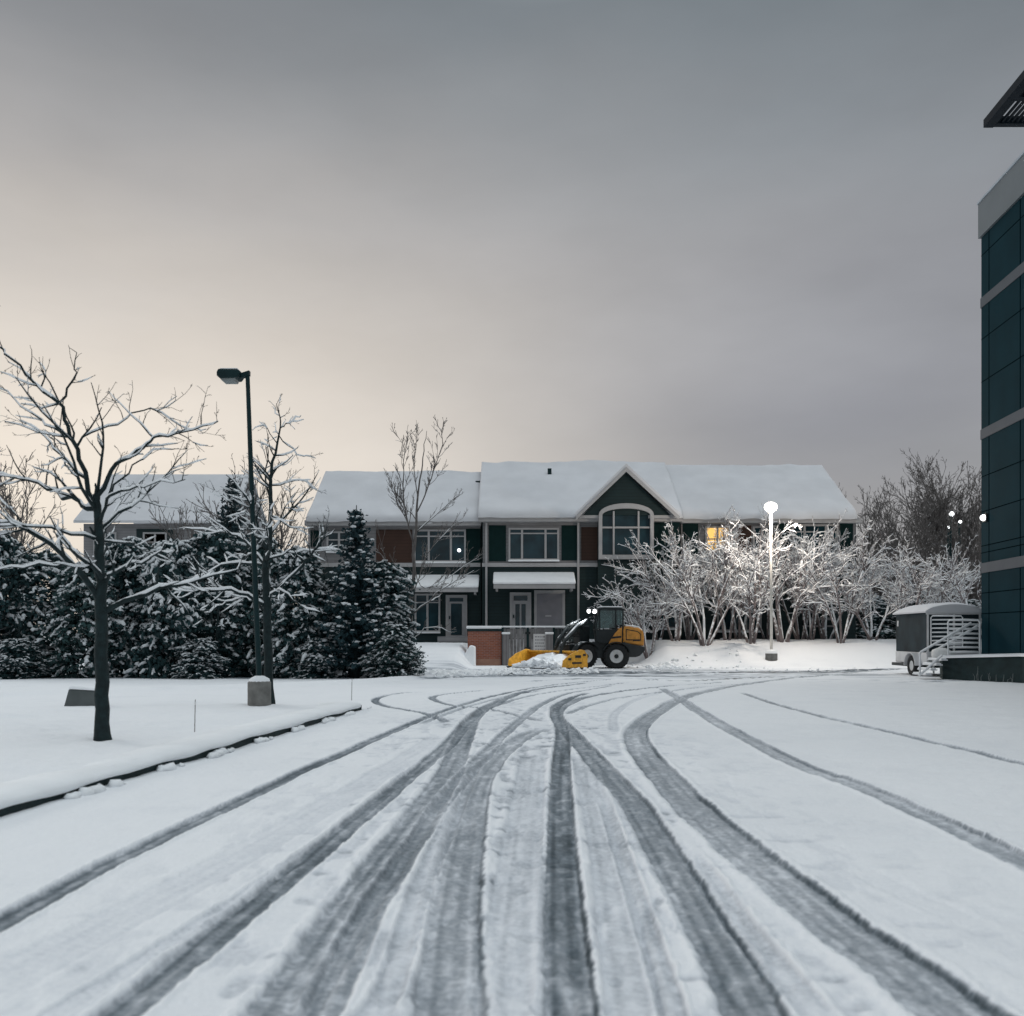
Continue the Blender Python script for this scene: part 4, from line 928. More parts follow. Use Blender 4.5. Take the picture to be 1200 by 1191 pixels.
        b.lathe([(.001, -h*.6), (r*.20, -h*.6), (r*.22, -h*.4), (r*.46, -h*.45), (r*.52, -h*.8), (r*.56, -h*.75)], cx, cy, cz, ax, 30); b.build('rim', 'rim', root_w, world=False, smooth=True)
        b = MB(); b.lathe([(r*.19, h*.5), (r*.18, h*.68), (.001, h*.70)], cx, cy, cz, ax, 18); b.build('hub', 'blackc', root_w, world=False, smooth=True)
    wheel(u(885), -.66, .50, .50, .34, 0); wheel(u(885), .66, .50, .50, .34, math.pi)
    th = math.radians(30); fx, fy = -math.cos(th), -math.sin(th); sx, sy = math.sin(th), -math.cos(th)
    ac = (-.86, 0.05)
    wheel(ac[0]+sx*.64, ac[1]+sy*.64, .50, .50, .34, th); wheel(ac[0]-sx*.64, ac[1]-sy*.64, .50, .50, .34, th+math.pi)
    def L(a, s, zz): return (ac[0]+fx*a+sx*s, ac[1]+fy*a+sy*s, zz)
    b = MB()
    q = [L(-.55, .3, .35), L(.55, .3, .35), L(.55, -.3, .35), L(-.55, -.3, .35)]; b.add(q+[(x, y, 1.0) for x, y, _ in q], [(3, 2, 1, 0), (4, 5, 6, 7), (0, 1, 5, 4), (1, 2, 6, 5), (2, 3, 7, 6), (3, 0, 4, 7)])
    q = [L(-.5, .22, 1.0), L(.0, .22, 1.0), L(.0, -.22, 1.0), L(-.5, -.22, 1.0)]; b.add(q+[(x-.0, y, 1.75) for x, y, _ in q], [(3, 2, 1, 0), (4, 5, 6, 7), (0, 1, 5, 4), (1, 2, 6, 5), (2, 3, 7, 6), (3, 0, 4, 7)])
    b.build('front_frame', 'black', root, world=False, bevel=.02)
    for s in (-1, 1):
        V = []; n = 12; b = MB()
        for i in range(n+1):
            a = .25+2.5*i/n
            for (rr, w) in ((.57, -.17), (.57, .17), (.605, .17), (.605, -.17)): V.append(L(-rr*math.cos(a), s*.64+w, .5+rr*math.sin(a)))
        Fc = [(i*4+j, i*4+(j+1) % 4, i*4+(j+1) % 4+4, i*4+j+4) for i in range(n) for j in range(4)]+[(0, 3, 2, 1), (n*4, n*4+1, n*4+2, n*4+3)]
        b.add(V, Fc); b.build('fender', 'black', root, world=False)
    for s in (-.27, .27):
        b = MB(); b.tube([L(-.35, s, 1.95), L(.1, s, 1.72), L(.75, s, 1.15), L(1.0, s, .55)], [.075, .09, .085, .07], 8); a = b.build('boom_arm', 'black', root, world=False, smooth=True)
        b = MB(); b.tube([L(-.35, s, 2.04), L(.1, s, 1.82), L(.75, s, 1.25)], [.02, .05, .03], 7); b.build('arm_snow', 'snow', a, world=False, smooth=True)
        b = MB(); b.tube([L(-.3, s*.6, 1.25), L(.35, s*.6, 1.42)], .05, 8); b.tube([L(.35, s*.6, 1.42), L(.6, s*.6, 1.3)], .028, 8); b.each('hydraulic_cylinder', 'grey', root, world=False, smooth=True)
    b = MB(); b.tube([L(.0, 0, 1.85), L(.45, 0, 1.75), L(.85, 0, 1.25), L(1.05, 0, .9)], [.05, .06, .05, .05], 8); b.tube([L(.45, -.3, 1.45), L(.45, .3, 1.45)], .04, 8); b.build('linkage', 'black', root, world=False, smooth=True)
    b = MB(); rnd = random.Random(1)
    for i in range(3):
        s = -.2+.2*i; b.tube([L(-.3, s, 1.4), L(.1, s+.05, 1.95), L(.5, s, 1.6), L(.95, s, .85)], .018, 6)
    b.build('hose', 'blackc', root, world=False, smooth=True)
    # snow pusher box, swung towards the camera
    th2 = math.radians(42); fx, fy = -math.cos(th2), -math.sin(th2); sx, sy = math.sin(th2), -math.cos(th2); nb = Vector((-.50, -1.30)); W = 3.25; dp = 1.38
    def Q(a, s, zz): return (nb.x+fx*a-sx*s, nb.y+fy*a-sy*s, zz)        # a forward, s from near end to far end
    def qprism(b, prof, s0, s1):
        n = len(prof); b.add([Q(a, s0, zz*.88) for a, zz in prof]+[Q(a, s1, zz*.88) for a, zz in prof], [tuple(range(n)), tuple(range(2*n-1, n-1, -1))]+[(i, i+n, (i+1) % n+n, (i+1) % n) for i in range(n)])
    b = MB(); qprism(b, [(.10, .06), (.02, .3), (.05, .62), (.22, .80), (.25, .76), (.10, .58), (.07, .3), (.15, .06)], .04, W-.04); pl = b.build('plough_back', 'yellow', root, world=False)
    b = MB(); qprism(b, [(.12, .80), (.34, .84), (.34, .76), (.12, .72)], .05, W-.05); b.build('top_beam', 'yellow', pl, world=False, bevel=.015)
    b = MB(); qprism(b, [(.05, .02), (.16, .0), (.18, .1), (.09, .12)], .05, W-.05); b.build('cutting_edge', 'grey', pl, world=False)
    b = MB()
    for s in np.linspace(.35, W-.35, 7): qprism(b, [(-.12, .15), (-.1, .55), (.08, .72), (.02, .3), (.08, .12)], s-.02, s+.02)
    b.each('rib', 'yellow', pl, world=False)
    for s0 in (0, W-.05):
        pf = [(0, .05), (.0, .62), (.18, .86), (.42, .90), (1.0, .68), (dp, .42), (dp+.05, .12), (dp-.1, .0), (.1, .0)]
        b = MB(); qprism(b, pf, s0, s0+.05); e = b.build('end_plate', 'yellow', root, world=False, bevel=.01)
        b = MB(); o = -.012 if s0 == 0 else .05
        for (a0, z0, a1, z1) in ((.40, .52, .72, .64), (.36, .25, .9, .33), (.95, .42, 1.12, .52), (.12, .60, .28, .70)):
            qprism(b, [(a0, z0), (a1, z0), (a1, z1), (a0, z1)], s0+o, s0+o+.012)
        b.each('slot', 'blackc', e, world=False)
        b = MB(); qprism(b, [(.0, -.01), (dp+.02, -.01), (dp+.12, .09), (.0, .07)], s0-.03, s0+.08); b.build('skid_shoe', 'grey', e, world=False)
    # ploughed snow carried in the box
    q = MB(); rnd = random.Random(8); R = root.location
    for i in range(260):
        s = rnd.uniform(.12, W-.15); a = rnd.uniform(.18, 1.25); h = .66*math.sin(math.pi*min(1, max(0, s/W*1.0)))**.8*(1-.45*(a/1.3))*rnd.uniform(.3, 1); p = Q(a, s, h*.85)
        q.blob((p[0]+R.x, p[1]+R.y, p[2]), rnd.uniform(.07, .17), (1, 1, .8), .35, rnd)
    n = 20; V = []
    for i in range(n+1):
        for (a, f) in ((.16, 1), (.5, .95), (.9, .6), (1.3, .05)):
            s = .08+(W-.16)*i/n; h = .62*math.sin(math.pi*min(1, max(0.03, i/n)))**.5*f*rnd.uniform(.85, 1.1)+.01; p = Q(a, s, h); V.append((p[0]+R.x, p[1]+R.y, p[2]))
    q.add(V, [(i*4+j, i*4+j+1, i*4+j+5, i*4+j+4) for i in range(n) for j in range(3)])
    tag(q.build('snow_pile', 'snow'), 'heap of ploughed snow held in the yellow plough box', 'snow', kind='stuff')
    for zx, yy, e in ((650, -.5, 60), (700, 0, 60)):
        l = bpy.data.lights.new('work_light_beam', 'SPOT'); l.energy = 70; l.color = (.92, .97, 1); l.spot_size = math.radians(100); l.spot_blend = .6; l.shadow_soft_size = .06
        o = bpy.data.objects.new('work_light_beam', l); COL.objects.link(o); o.parent = root; o.location = (u(zx)-.1, yy, z(110)); o.rotation_euler = (Vector((-1, -.25, -.55))).to_track_quat('-Z', 'Y').to_euler()
loader()
def clods():
    b = MB(); rnd = random.Random(12)
    def put(px, py, r, sq=.7):
        x, y = G(px, py); b.blob((x, y, float(base_z(x, y))+r*.2), r, (1, 1, sq), .4, rnd)
    for i in range(420):
        px = rnd.uniform(486, 600); py = 790-4*rnd.random()+ (3 if px < 540 else 0)*rnd.random(); put(px, py+2, rnd.uniform(.04, .17))
    for i in range(160): put(rnd.uniform(585, 700), rnd.uniform(785, 791), rnd.uniform(.03, .12))
    for i in range(60): put(rnd.uniform(735, 870), rnd.gauss(781, 2), rnd.uniform(.03, .10))
    for i in range(70): put(rnd.uniform(700, 1050), rnd.gauss(786, 2), rnd.uniform(.03, .07))
    for i in range(80): x = rnd.uniform(5.6, 7.0); y = rnd.uniform(39.5, 42.5); b.blob((x, y, float(base_z(x, y))+.02), rnd.uniform(.05, .16), (1, 1, .8), .4, rnd)
    tag(b.build('snow_clods', 'snow'), 'broken snow clods left by the plough along the road edge', 'snow', kind='stuff')
clods()
# ---------------------------------------------------------------- lamp posts, boxes, stakes
def left_lamp():
    D = 17.0; b = P(304, 840, D); gz = float(base_z(b.x, b.y)); zt = P(0, 437, D).z
    root = empty('lamp_post', (b.x, b.y, gz), 'tall dark unlit lamp post with a box head on a round concrete base', 'street lamp')
    m = MB(); m.lathe([(.001, -.1), (.20, -.1), (.20, .40), (.18, .43), (.001, .43)], 0, 0, 0, (0, 0, 1), 20)
    # the two faces of the base
    bs = m.build('concrete_base', 'concrete_l', root, world=False, smooth=False)
    m = MB(); m.lathe([(.19, .40), (.17, .47), (.08, .52), (.001, .53)], 0, 0, 0, (0, 0, 1), 16); m.build('base_snow', 'snow', bs, world=False, smooth=True)
    tx = P(290, 0, D).x-b.x; ht = zt-gz
    m = MB(); m.tube([(0, 0, .40), (tx*.5, 0, ht*.5), (tx, 0, ht)], [.050, .045, .036], 12); m.box((-.12, -.12, .43), (.12, .12, .455)); m.build('pole', 'pole', root, world=False, smooth=False)
    m = MB(); m.prism([(tx+.04, ht-.05), (tx-.1, ht-.10), (tx-.12, ht-.02), (tx+.04, ht+.03)], -.05, .05); m.build('arm', 'pole', root, world=False)
    m = MB(); hx = P(257, 0, D).x-b.x
    m.prism([(tx-.10, ht+.01), (hx+.03, ht+.03), (hx, ht-.02), (hx, ht-.09), (hx+.06, ht-.13), (tx-.14, ht-.12), (tx-.10, ht-.06)], -.17, .17); hd = m.build('lamp_head', 'pole', root, world=False, bevel=.015)
    m = MB(); m.prism([(hx+.05, ht-.13), (tx-.18, ht-.122), (tx-.2, ht-.165), (hx+.08, ht-.165)], -.13, .13); m.build('lens', 'lens', hd, world=False)
    m = MB(); m.box((hx+.05, -.13, ht+.032), (tx-.14, .13, ht+.05)); m.build('head_snow', 'snow', hd, world=False, bevel=.008)
left_lamp()
def lit_lamp():
    D = 43.0; x = P(904, 0, D).x; gz = float(base_z(x, D)); root = empty('lamp_post', (x, D, gz), 'lit lamp post with a pale pole and glowing head among the snowy trees', 'street lamp')
    m = MB(); m.lathe([(.001, -.5), (.26, -.5), (.26, .30), (.001, .30)], 0, 0, 0, (0, 0, 1), 18); m.build('concrete_base', 'concrete_l', root, world=False)
    m = MB(); m.lathe([(.27, .27), (.25, .38), (.1, .44), (.001, .45)], 0, 0, 0, (0, 0, 1), 16); m.build('base_snow', 'snow', root, world=False, smooth=True)
    zt = P(0, 599, D).z-gz
    m = MB(); m.tube([(0, 0, .3), (-.03, 0, zt)], [.065, .050], 12); m.build('pole', 'polepale', root, world=False, smooth=True)
    m = MB(); m.tube([(-.03, 0, zt-.12), (-.03, 0, zt+.02)], [.07, .12], 12); hd = m.build('lamp_collar', 'polepale', root, world=False, smooth=True)
    m = MB(); m.lathe([(.001, -.22), (.13, -.20), (.23, -.12), (.29, 0), (.26, .12), (.15, .21), (.001, .24)], -.03, 0, zt+.16, (0, 0, 1), 28); m.build('globe', 'lamp', root, world=False, smooth=True)
    l = bpy.data.lights.new('lamp_light', 'POINT'); l.energy = 1050; l.color = (1, .87, .74); l.shadow_soft_size = .3
    o = bpy.data.objects.new('lamp_light', l); COL.objects.link(o); o.parent = root; o.location = (-.03, -.45, zt+.1)
lit_lamp()
def far_lamps():
    for (px, py, D, lab) in ((1114, 603, 59, 'bright far lamp highest of the three lit among the right trees'), (1124, 612, 61, 'middle far lamp of the three lit among the right trees'), (1111, 618, 63, 'lowest, faintest far lamp of the three lit among the right trees')):
        q = P(px, py, D); root = empty('far_lamp_post', (q.x, D, 1.2), lab, 'street lamp', 'distant lit lamps behind the right trees')
        m = MB(); m.tube([(0, 0, 0), (0, 0, q.z-1.2)], .07, 8); m.build('pole', 'pole', root, world=False)
        m = MB(); m.blob((0, -.15, q.z-1.2), .20 if D < 60 else .13, jit=0); m.build('globe', 'lampc', root, world=False, sub=1, smooth=True)
far_lamps()
def boxes():
    D = 16.6; a = P(82, 0, D).x; gz = float(base_z(a, D)); root = empty('utility_box', (P(99, 0, D).x, D, gz), 'dark grey utility box with snow on top behind the nearest bare tree', 'utility box')
    m = MB(); m.add([(-.27, -.2, -.05), (.27, -.2, -.05), (.27, .2, -.05), (-.27, .2, -.05), (-.20, -.16, .27), (.26, -.16, .24), (.26, .18, .24), (-.20, .18, .27)], [(0, 3, 2, 1), (4, 5, 6, 7), (0, 1, 5, 4), (1, 2, 6, 5), (2, 3, 7, 6), (3, 0, 4, 7)]); b = m.build('cabinet', 'box', root, world=False, bevel=.015)
    m = MB(); m.add([(-.21, -.18, .275), (.28, -.18, .245), (.28, .2, .245), (-.21, .2, .275), (-.17, -.14, .33), (.24, -.14, .29), (.24, .16, .29), (-.17, .16, .33)], [(0, 3, 2, 1), (4, 5, 6, 7), (0, 1, 5, 4), (1, 2, 6, 5), (2, 3, 7, 6), (3, 0, 4, 7)]); m.build('top_snow', 'snow', root, world=False, bevel=.02)
    for (px, y0, y1, D, lab) in ((228, 820, 868, 12.8, 'thin snow stake standing between the nearest tree and the kerb'), (412, 795, 818, 20.5, 'thin snow stake beyond the end of the kerb')):
        q = P(px, y1, D); g = float(base_z(q.x, q.y)); root = empty('snow_stake', (q.x, D, g), lab, 'stake')
        m = MB(); h = P(0, y0, D).z-g; m.tube([(0, 0, -.1), (.01, 0, h)], .0055 if D < 15 else .006, 5); m.build('rod', 'stake', root, world=False)
        m = MB(); m.tube([(.009, 0, h*.82), (.0098, 0, h*.93)], .0085, 6); m.build('reflector', 'sign', root, world=False)
boxes()
# ---------------------------------------------------------------- dark building on the right
def office():
    D = 31.0; cx = P(1150, 0, D).x; k = .078
    root = empty('office_building', (cx, D, 0), 'tall dark teal office building with grey bands at the right edge', 'building')
    def Z(y): return P(0, y, D).z
    def foot(o, y0=2.0, y1=D): # parallelogram footprint, offset o outwards
        return [(cx-o, y1+o), (cx-o+k*(y0-D), y0), (cx+22, y0), (cx+22, y1+o)]
    m = MB(); m.slab(foot(0), -.2, Z(262)); m.build('wall', 'panel', root)
    m = MB(); m.slab(foot(.07), Z(279), Z(239)); m.build('fascia', 'fascia', root)
    m = MB(); m.slab(foot(.10), Z(239), Z(236.5)); m.build('roof_edge', 'slat_pale', root)
    for (a, b) in ((350, 361.5), (504, 515.5), (660.5, 672)):
        m = MB(); m.slab(foot(.022), Z(b), Z(a)); m.build('band', 'band', root)
    m = MB()
    for y in (300, 398, 448, 559, 600, 640, 648, 695, 719): m.slab(foot(.005), Z(y+.9), Z(y))
    for y0 in np.arange(4, 31, 2.2): x = cx+k*(y0-D); m.box((x-.006, y0-.02, 0.5), (x+.05, y0+.02, Z(280)))
    m.each('panel_joint', 'joint', root)
    for i, (ya, yb) in enumerate(((405, 440), (563, 600), (725, 765))):      # recessed window strips between joints
        m = MB()
        for y0 in np.arange(5.2, 25, 4.4):
            x0 = cx+k*(y0-D)-.02; x1 = cx+k*(y0+1.6-D)-.02
            m.add([(x0, y0, Z(yb)), (x1, y0+1.6, Z(yb)), (x1, y0+1.6, Z(ya)), (x0, y0, Z(ya)), (x0+.1, y0, Z(yb)), (x1+.1, y0+1.6, Z(yb)), (x1+.1, y0+1.6, Z(ya)), (x0+.1, y0, Z(ya))], [(0, 3, 2, 1), (4, 5, 6, 7), (0, 1, 5, 4), (2, 3, 7, 6), (1, 2, 6, 5), (0, 4, 7, 3)])
        m.build('window_strip', 'glass', root)
    m = MB(); m.slab([(cx+1.2, 29.5), (cx+1.0, 5), (cx+20, 5), (cx+20, 29.5)], Z(240), Z(236)); m.build('roof_snow', 'snow', root)
    # louvred canopy standing above the roof
    zc = P(0, 150, 31).z; x0 = P(1158, 0, 31).x; can = MB()
    def cbeam(xa, ya, xb, yb, w, h): 
        can.add([(xa-w/2, ya, zc), (xa+w/2, ya, zc), (xb+w/2, yb, zc), (xb-w/2, yb, zc), (xa-w/2, ya, zc+h), (xa+w/2, ya, zc+h), (xb+w/2, yb, zc+h), (xb-w/2, yb, zc+h)], [(0, 3, 2, 1), (4, 5, 6, 7), (0, 1, 5, 4), (1, 2, 6, 5), (2, 3, 7, 6), (3, 0, 4, 7)])
    kk = .055
    cbeam(x0+kk*(22-31), 22, x0, 31, .30, .25)
    for yy in (30.85, 29.35, 27.85, 26.3, 24.8, 23.3): can.box((x0+.15+kk*(yy-31), yy-.11, zc), (x0+9, yy+.11, zc+.24))
    c = can.build('roof_canopy', 'louvre', root)
    sl = MB()
    for i in range(1, 60):
        xx = x0+.15+i*.15
        for (ya, yb) in ((29.46, 30.74), (27.96, 29.24), (26.41, 27.74), (24.91, 26.19)):
            xa = xx+kk*(ya-31); xb = xx+kk*(yb-31); sl.add([(xa, ya, zc+.03), (xa+.05, ya, zc+.03), (xb+.05, yb, zc+.03), (xb, yb, zc+.03), (xa, ya, zc+.12), (xa+.05, ya, zc+.12), (xb+.05, yb, zc+.12), (xb, yb, zc+.12)], [(0, 3, 2, 1), (4, 5, 6, 7), (0, 1, 5, 4), (1, 2, 6, 5), (2, 3, 7, 6), (3, 0, 4, 7)])
    sl.build('louvre_slats', 'louvre', c)
    ps = MB()
    for (x, y) in ((x0+1.6, 29.35), (x0+7, 29.35), (x0+1.6, 23.3), (x0+7, 23.3)): ps.tube([(x, y, Z(240)), (x, y, zc)], .09, 8)
    ps.each('canopy_post', 'louvre', c)
    q = P(1155, 607, 30.6); m = MB(); m.box((q.x-.05, q.y-.12, q.z-.12), (q.x+.2, q.y+.12, q.z+.12)); w = m.build('wall_light', 'blackc', root)
    m = MB(); m.blob((q.x-.08, q.y-.02, q.z), .13, jit=0); m.build('lens', 'lampc', w, sub=1, smooth=True)
    # loading ledge
    root = empty('loading_ledge', (14.2, 28, 0), 'low dark concrete loading ledge with snow on top along the teal building', 'ledge')
    p = [(13.17, 30.0), (14.42, 27.75), (14.25, 25), (12.9, 4), (15.2, 4), (15.4, 30.9), (13.6, 31.2)]
    def zl(x, y): return .66+(30-y)*.045 if y > 27 else .66+.135
    def ledge(b, off, dz0, dz1, top):
        c = np.mean(np.array(p), 0); q = []
        for (x, y) in p: q.append((x-off if x < 14.6 else x, y-off*.3))
        n = len(q); V = [(x, y, dz0 if not top else zl(x, y)+dz0) for x, y in q]+[(x, y, zl(x, y)+dz1) for x, y in q]
        b.add(V, [tuple(range(n-1, -1, -1)), tuple(range(n, 2*n))]+[(i, i+n, (i+1) % n+n, (i+1) % n) for i in range(n)])
    b = MB(); ledge(b, 0, -.2, 0, False); b.build('ledge_wall', 'concrete', root)
    b = MB(); ledge(b, .05, 0, .09, True); b.build('ledge_snow', 'snow', root, bevel=.03)
    b = MB(); rnd = random.Random(3)                                  # dried weeds and a pale streak in front of the ledge
    M['weed'] = mat('dry_weed', (.14, .16, .16), .8); gr = empty('weed_tuft', (14.0, 28.3, 0), 'dry weed stalks with snow against the loading ledge', 'weeds')
    for i in range(12):
        t = rnd.uniform(.35, .95); x = 13.17+1.25*t-.08; y = 30-2.25*t-.05; h = rnd.uniform(.1, .3) if i else .45; b.tube([(x, y, -.02), (x+rnd.gauss(0, .02), y, h*.6), (x+rnd.gauss(0, .05), y, h)], [.012, .010, .005], 4)
    b.build('stalks', 'weed', gr)
office()
# ---------------------------------------------------------------- stair and rails, trailer
def stair():
    root = empty('steel_stair', (13.0, 30.2, 0), 'steel dock stair with snow-coated guard rails at the end of the ledge', 'stair')
    def bars(x0, y0, x1, y1, D, n, r=.022, dshift=0):
        b = MB(); a = P(x0, y0, D); c = P(x1, y1, D)
        b.tube([(a.x, D, c.z), (a.x, D, a.z-.05), (a.x+.05, D, a.z), (c.x-.05, D+dshift, a.z), (c.x, D+dshift, a.z-.05), (c.x, D+dshift, c.z)], r*1.35, 8)
        for i in range(1, n+1):
            z = a.z+(c.z-a.z)*i/(n+.4); b.tube([(a.x, D, z), (c.x, D+dshift, z)], r, 6)
        g = b.build('guard_rail', 'rail', root, smooth=True)
        s = MB()
        for i in range(n+1):
            z = a.z+(c.z-a.z)*i/(n+.4); s.tube([(a.x+.04, D, z+r*1.2), ((a.x+c.x)/2, D+dshift/2, z+r*1.5), (c.x-.04, D+dshift, z+r*1.2)], [r*.7, r*1.1, r*.8], 6)
        s.each('rail_snow', 'snow', g, smooth=True)
    bars(1111, 727, 1148, 772, 29.95, 8, .019); bars(1091, 722, 1128, 758, 30.9, 7, .014)
    b = MB()
    for D, (xa, ya, xb, yb) in ((29.7, (1078, 765, 1138, 731)), (30.7, (1094, 764, 1148, 733))):
        b.tube([P(xa, 790, D), P(xa, ya, D), P(xb, yb, D)], .032, 8)
    h = b.each('handrail', 'rail', root, smooth=True)[0]
    b = MB()
    for D, (xa, ya, xb, yb) in ((29.7, (1078, 765, 1138, 731)), (30.7, (1094, 764, 1148, 733))): b.tube([P(xa+1, ya-1.2, D), P(xb, yb-1.2, D)], .03, 7)
    b.each('rail_snow', 'snow', h, smooth=True)
    for i in range(4):
        b = MB(); x = P(1080+i*6, 0, 30).x; z = .14+.15*i; b.box((x, 29.7, z), (x+.2, 30.7, z+.035)); s = b.build('tread', 'rail', root)
        b = MB(); b.box((x+.01, 29.72, z+.035), (x+.17, 30.68, z+.075)); b.build('tread_snow', 'snow', s, bevel=.012)
    b = MB()
    for D in (29.7, 30.7): b.tube([P(1077, 792, D), P(1104, 768, D)], .04, 6)
    b.each('stringer', 'rail', root)
    b = MB(); q = P(1101, 765, 30.4); b.lathe([(.001, -.25), (.14, -.25), (.19, -.12), (.19, .12), (.14, .25), (.001, .25)], q.x+.05, 30.4, .78, (1, 0, 0), 16); b.build('drum', 'rim', root, smooth=True)
stair()
def trailer():
    D = 31.9; k = .078; x0 = P(1086, 0, D).x; w = 1.75; Lg = 3.2
    root = empty('cargo_trailer', (x0+w/2, D+1.6, 0), 'dark enclosed cargo trailer with a snow-covered curved roof beside the teal building', 'trailer')
    zt = P(0, 717, D).z; zs = P(0, 765, D).z; zb = .42
    def sk(x, y): return (x+k*(y-D), y)
    def body(o, z0, z1, name, m, bevel=.0):
        b = MB(); q = [sk(x0-o, D-o), sk(x0+w+o, D-o), sk(x0+w+o, D+Lg+o), sk(x0-o, D+Lg+o)]; b.slab(q, z0, z1); return b.build(name, m, root, bevel=bevel)
    body(0, zs, zt, 'body', 'trailer', .03); body(.012, zb, zs, 'lower_panel', 'trailerw', .02)
    b = MB(); V = []; n = 12
    for y in (D-.12, D+.25, D+Lg-.25, D+Lg+.12):
        for i in range(n+1):
            t = i/n; drop = .08 if y in (D-.12, D+Lg+.12) else 0; x = x0-.08+(w+.16)*t; V.append((x+k*(y-D), y, zt+.02+(.30-drop)*math.sin(math.pi*t)**.6))
    for y in (D-.12, D+Lg+.12):
        for i in range(n+1): t = i/n; x = x0-.08+(w+.16)*t; V.append((x+k*(y-D), y, zt-.03))
    N1 = n+1; fs = [(r*N1+i, r*N1+i+1, (r+1)*N1+i+1, (r+1)*N1+i) for r in range(3) for i in range(n)]
    fs += [(4*N1+i, 4*N1+i+1, i+1, i) for i in range(n)]+[(3*N1+i, 3*N1+i+1, 5*N1+i+1, 5*N1+i) for i in range(n)]+[(0, N1, 2*N1, 3*N1, 5*N1, 4*N1), (n, N1+n, 2*N1+n, 3*N1+n, 5*N1+n, 4*N1+n), (4*N1, 5*N1, 5*N1+n, 4*N1+n)]
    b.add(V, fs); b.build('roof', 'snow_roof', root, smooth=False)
    b = MB()
    for z in (zs+.0, zt-.06): b.box((x0-.03, D-.03, z-.03), (x0+w+.03, D-.005, z+.03))
    for x in (x0, x0+w-.06, x0+w/2-.03): b.box((x, D-.035, zb), (x+.06, D-.006, zt))
    b.each('rear_trim', 'trailerw', root)
    for s in (0, 1):
        x = x0-.10 if s == 0 else x0+w+.10; y = D+.95; wx = x+k*.95
        b = MB(); b.lathe([(.17, -.09), (.22, -.11), (.32, -.10), (.345, -.06), (.345, .06), (.32, .10), (.22, .11), (.17, .09), (.17, -.09)], wx, y, .345, (1, 0, 0), 28); t = b.build('wheel', 'tyre', root, smooth=True)
        b = MB(); b.lathe([(.18, -.08), (.15, -.085), (.10, -.06), (.001, -.07)], wx, y, .345, (1, 0, 0), 20); b.lathe([(.18, .08), (.15, .085), (.10, .06), (.001, .07)], wx, y, .345, (1, 0, 0), 20); b.build('rim', 'rim', t, smooth=True)
        b = MB(); n = 10; V = []
        for i in range(n+1):
            a = math.pi*i/n
            for (r, xx) in ((.40, -.16), (.40, .13), (.43, .13), (.43, -.16)): V.append((wx+xx, y+r*1.1*math.cos(a), .36+r*math.sin(a)))
        b.add(V, [(i*4+j, i*4+(j+1) % 4, i*4+(j+1) % 4+4, i*4+j+4) for i in range(n) for j in range(4)]+[(0, 1, 2, 3), (n*4, n*4+1, n*4+2, n*4+3)]); b.build('fender', 'trailerw', root)
    b = MB(); b.box((x0+.1, D-.02, .30), (x0+w-.1, D+Lg, .40)); b.build('chassis', 'blackc', root)
    for x in (x0+.05, x0+w-.15): b = MB(); b.box((x, D-.05, .5), (x+.1, D-.036, .62)); b.build('tail_light', 'lens', root)
    b = MB(); xx, yy = sk(x0-.012, D+2.9); b.box((xx-.02, yy-.06, zt-.45), (xx, yy+.06, zt-.25)); b.build('marker_plate', 'trailerw', root)
trailer()
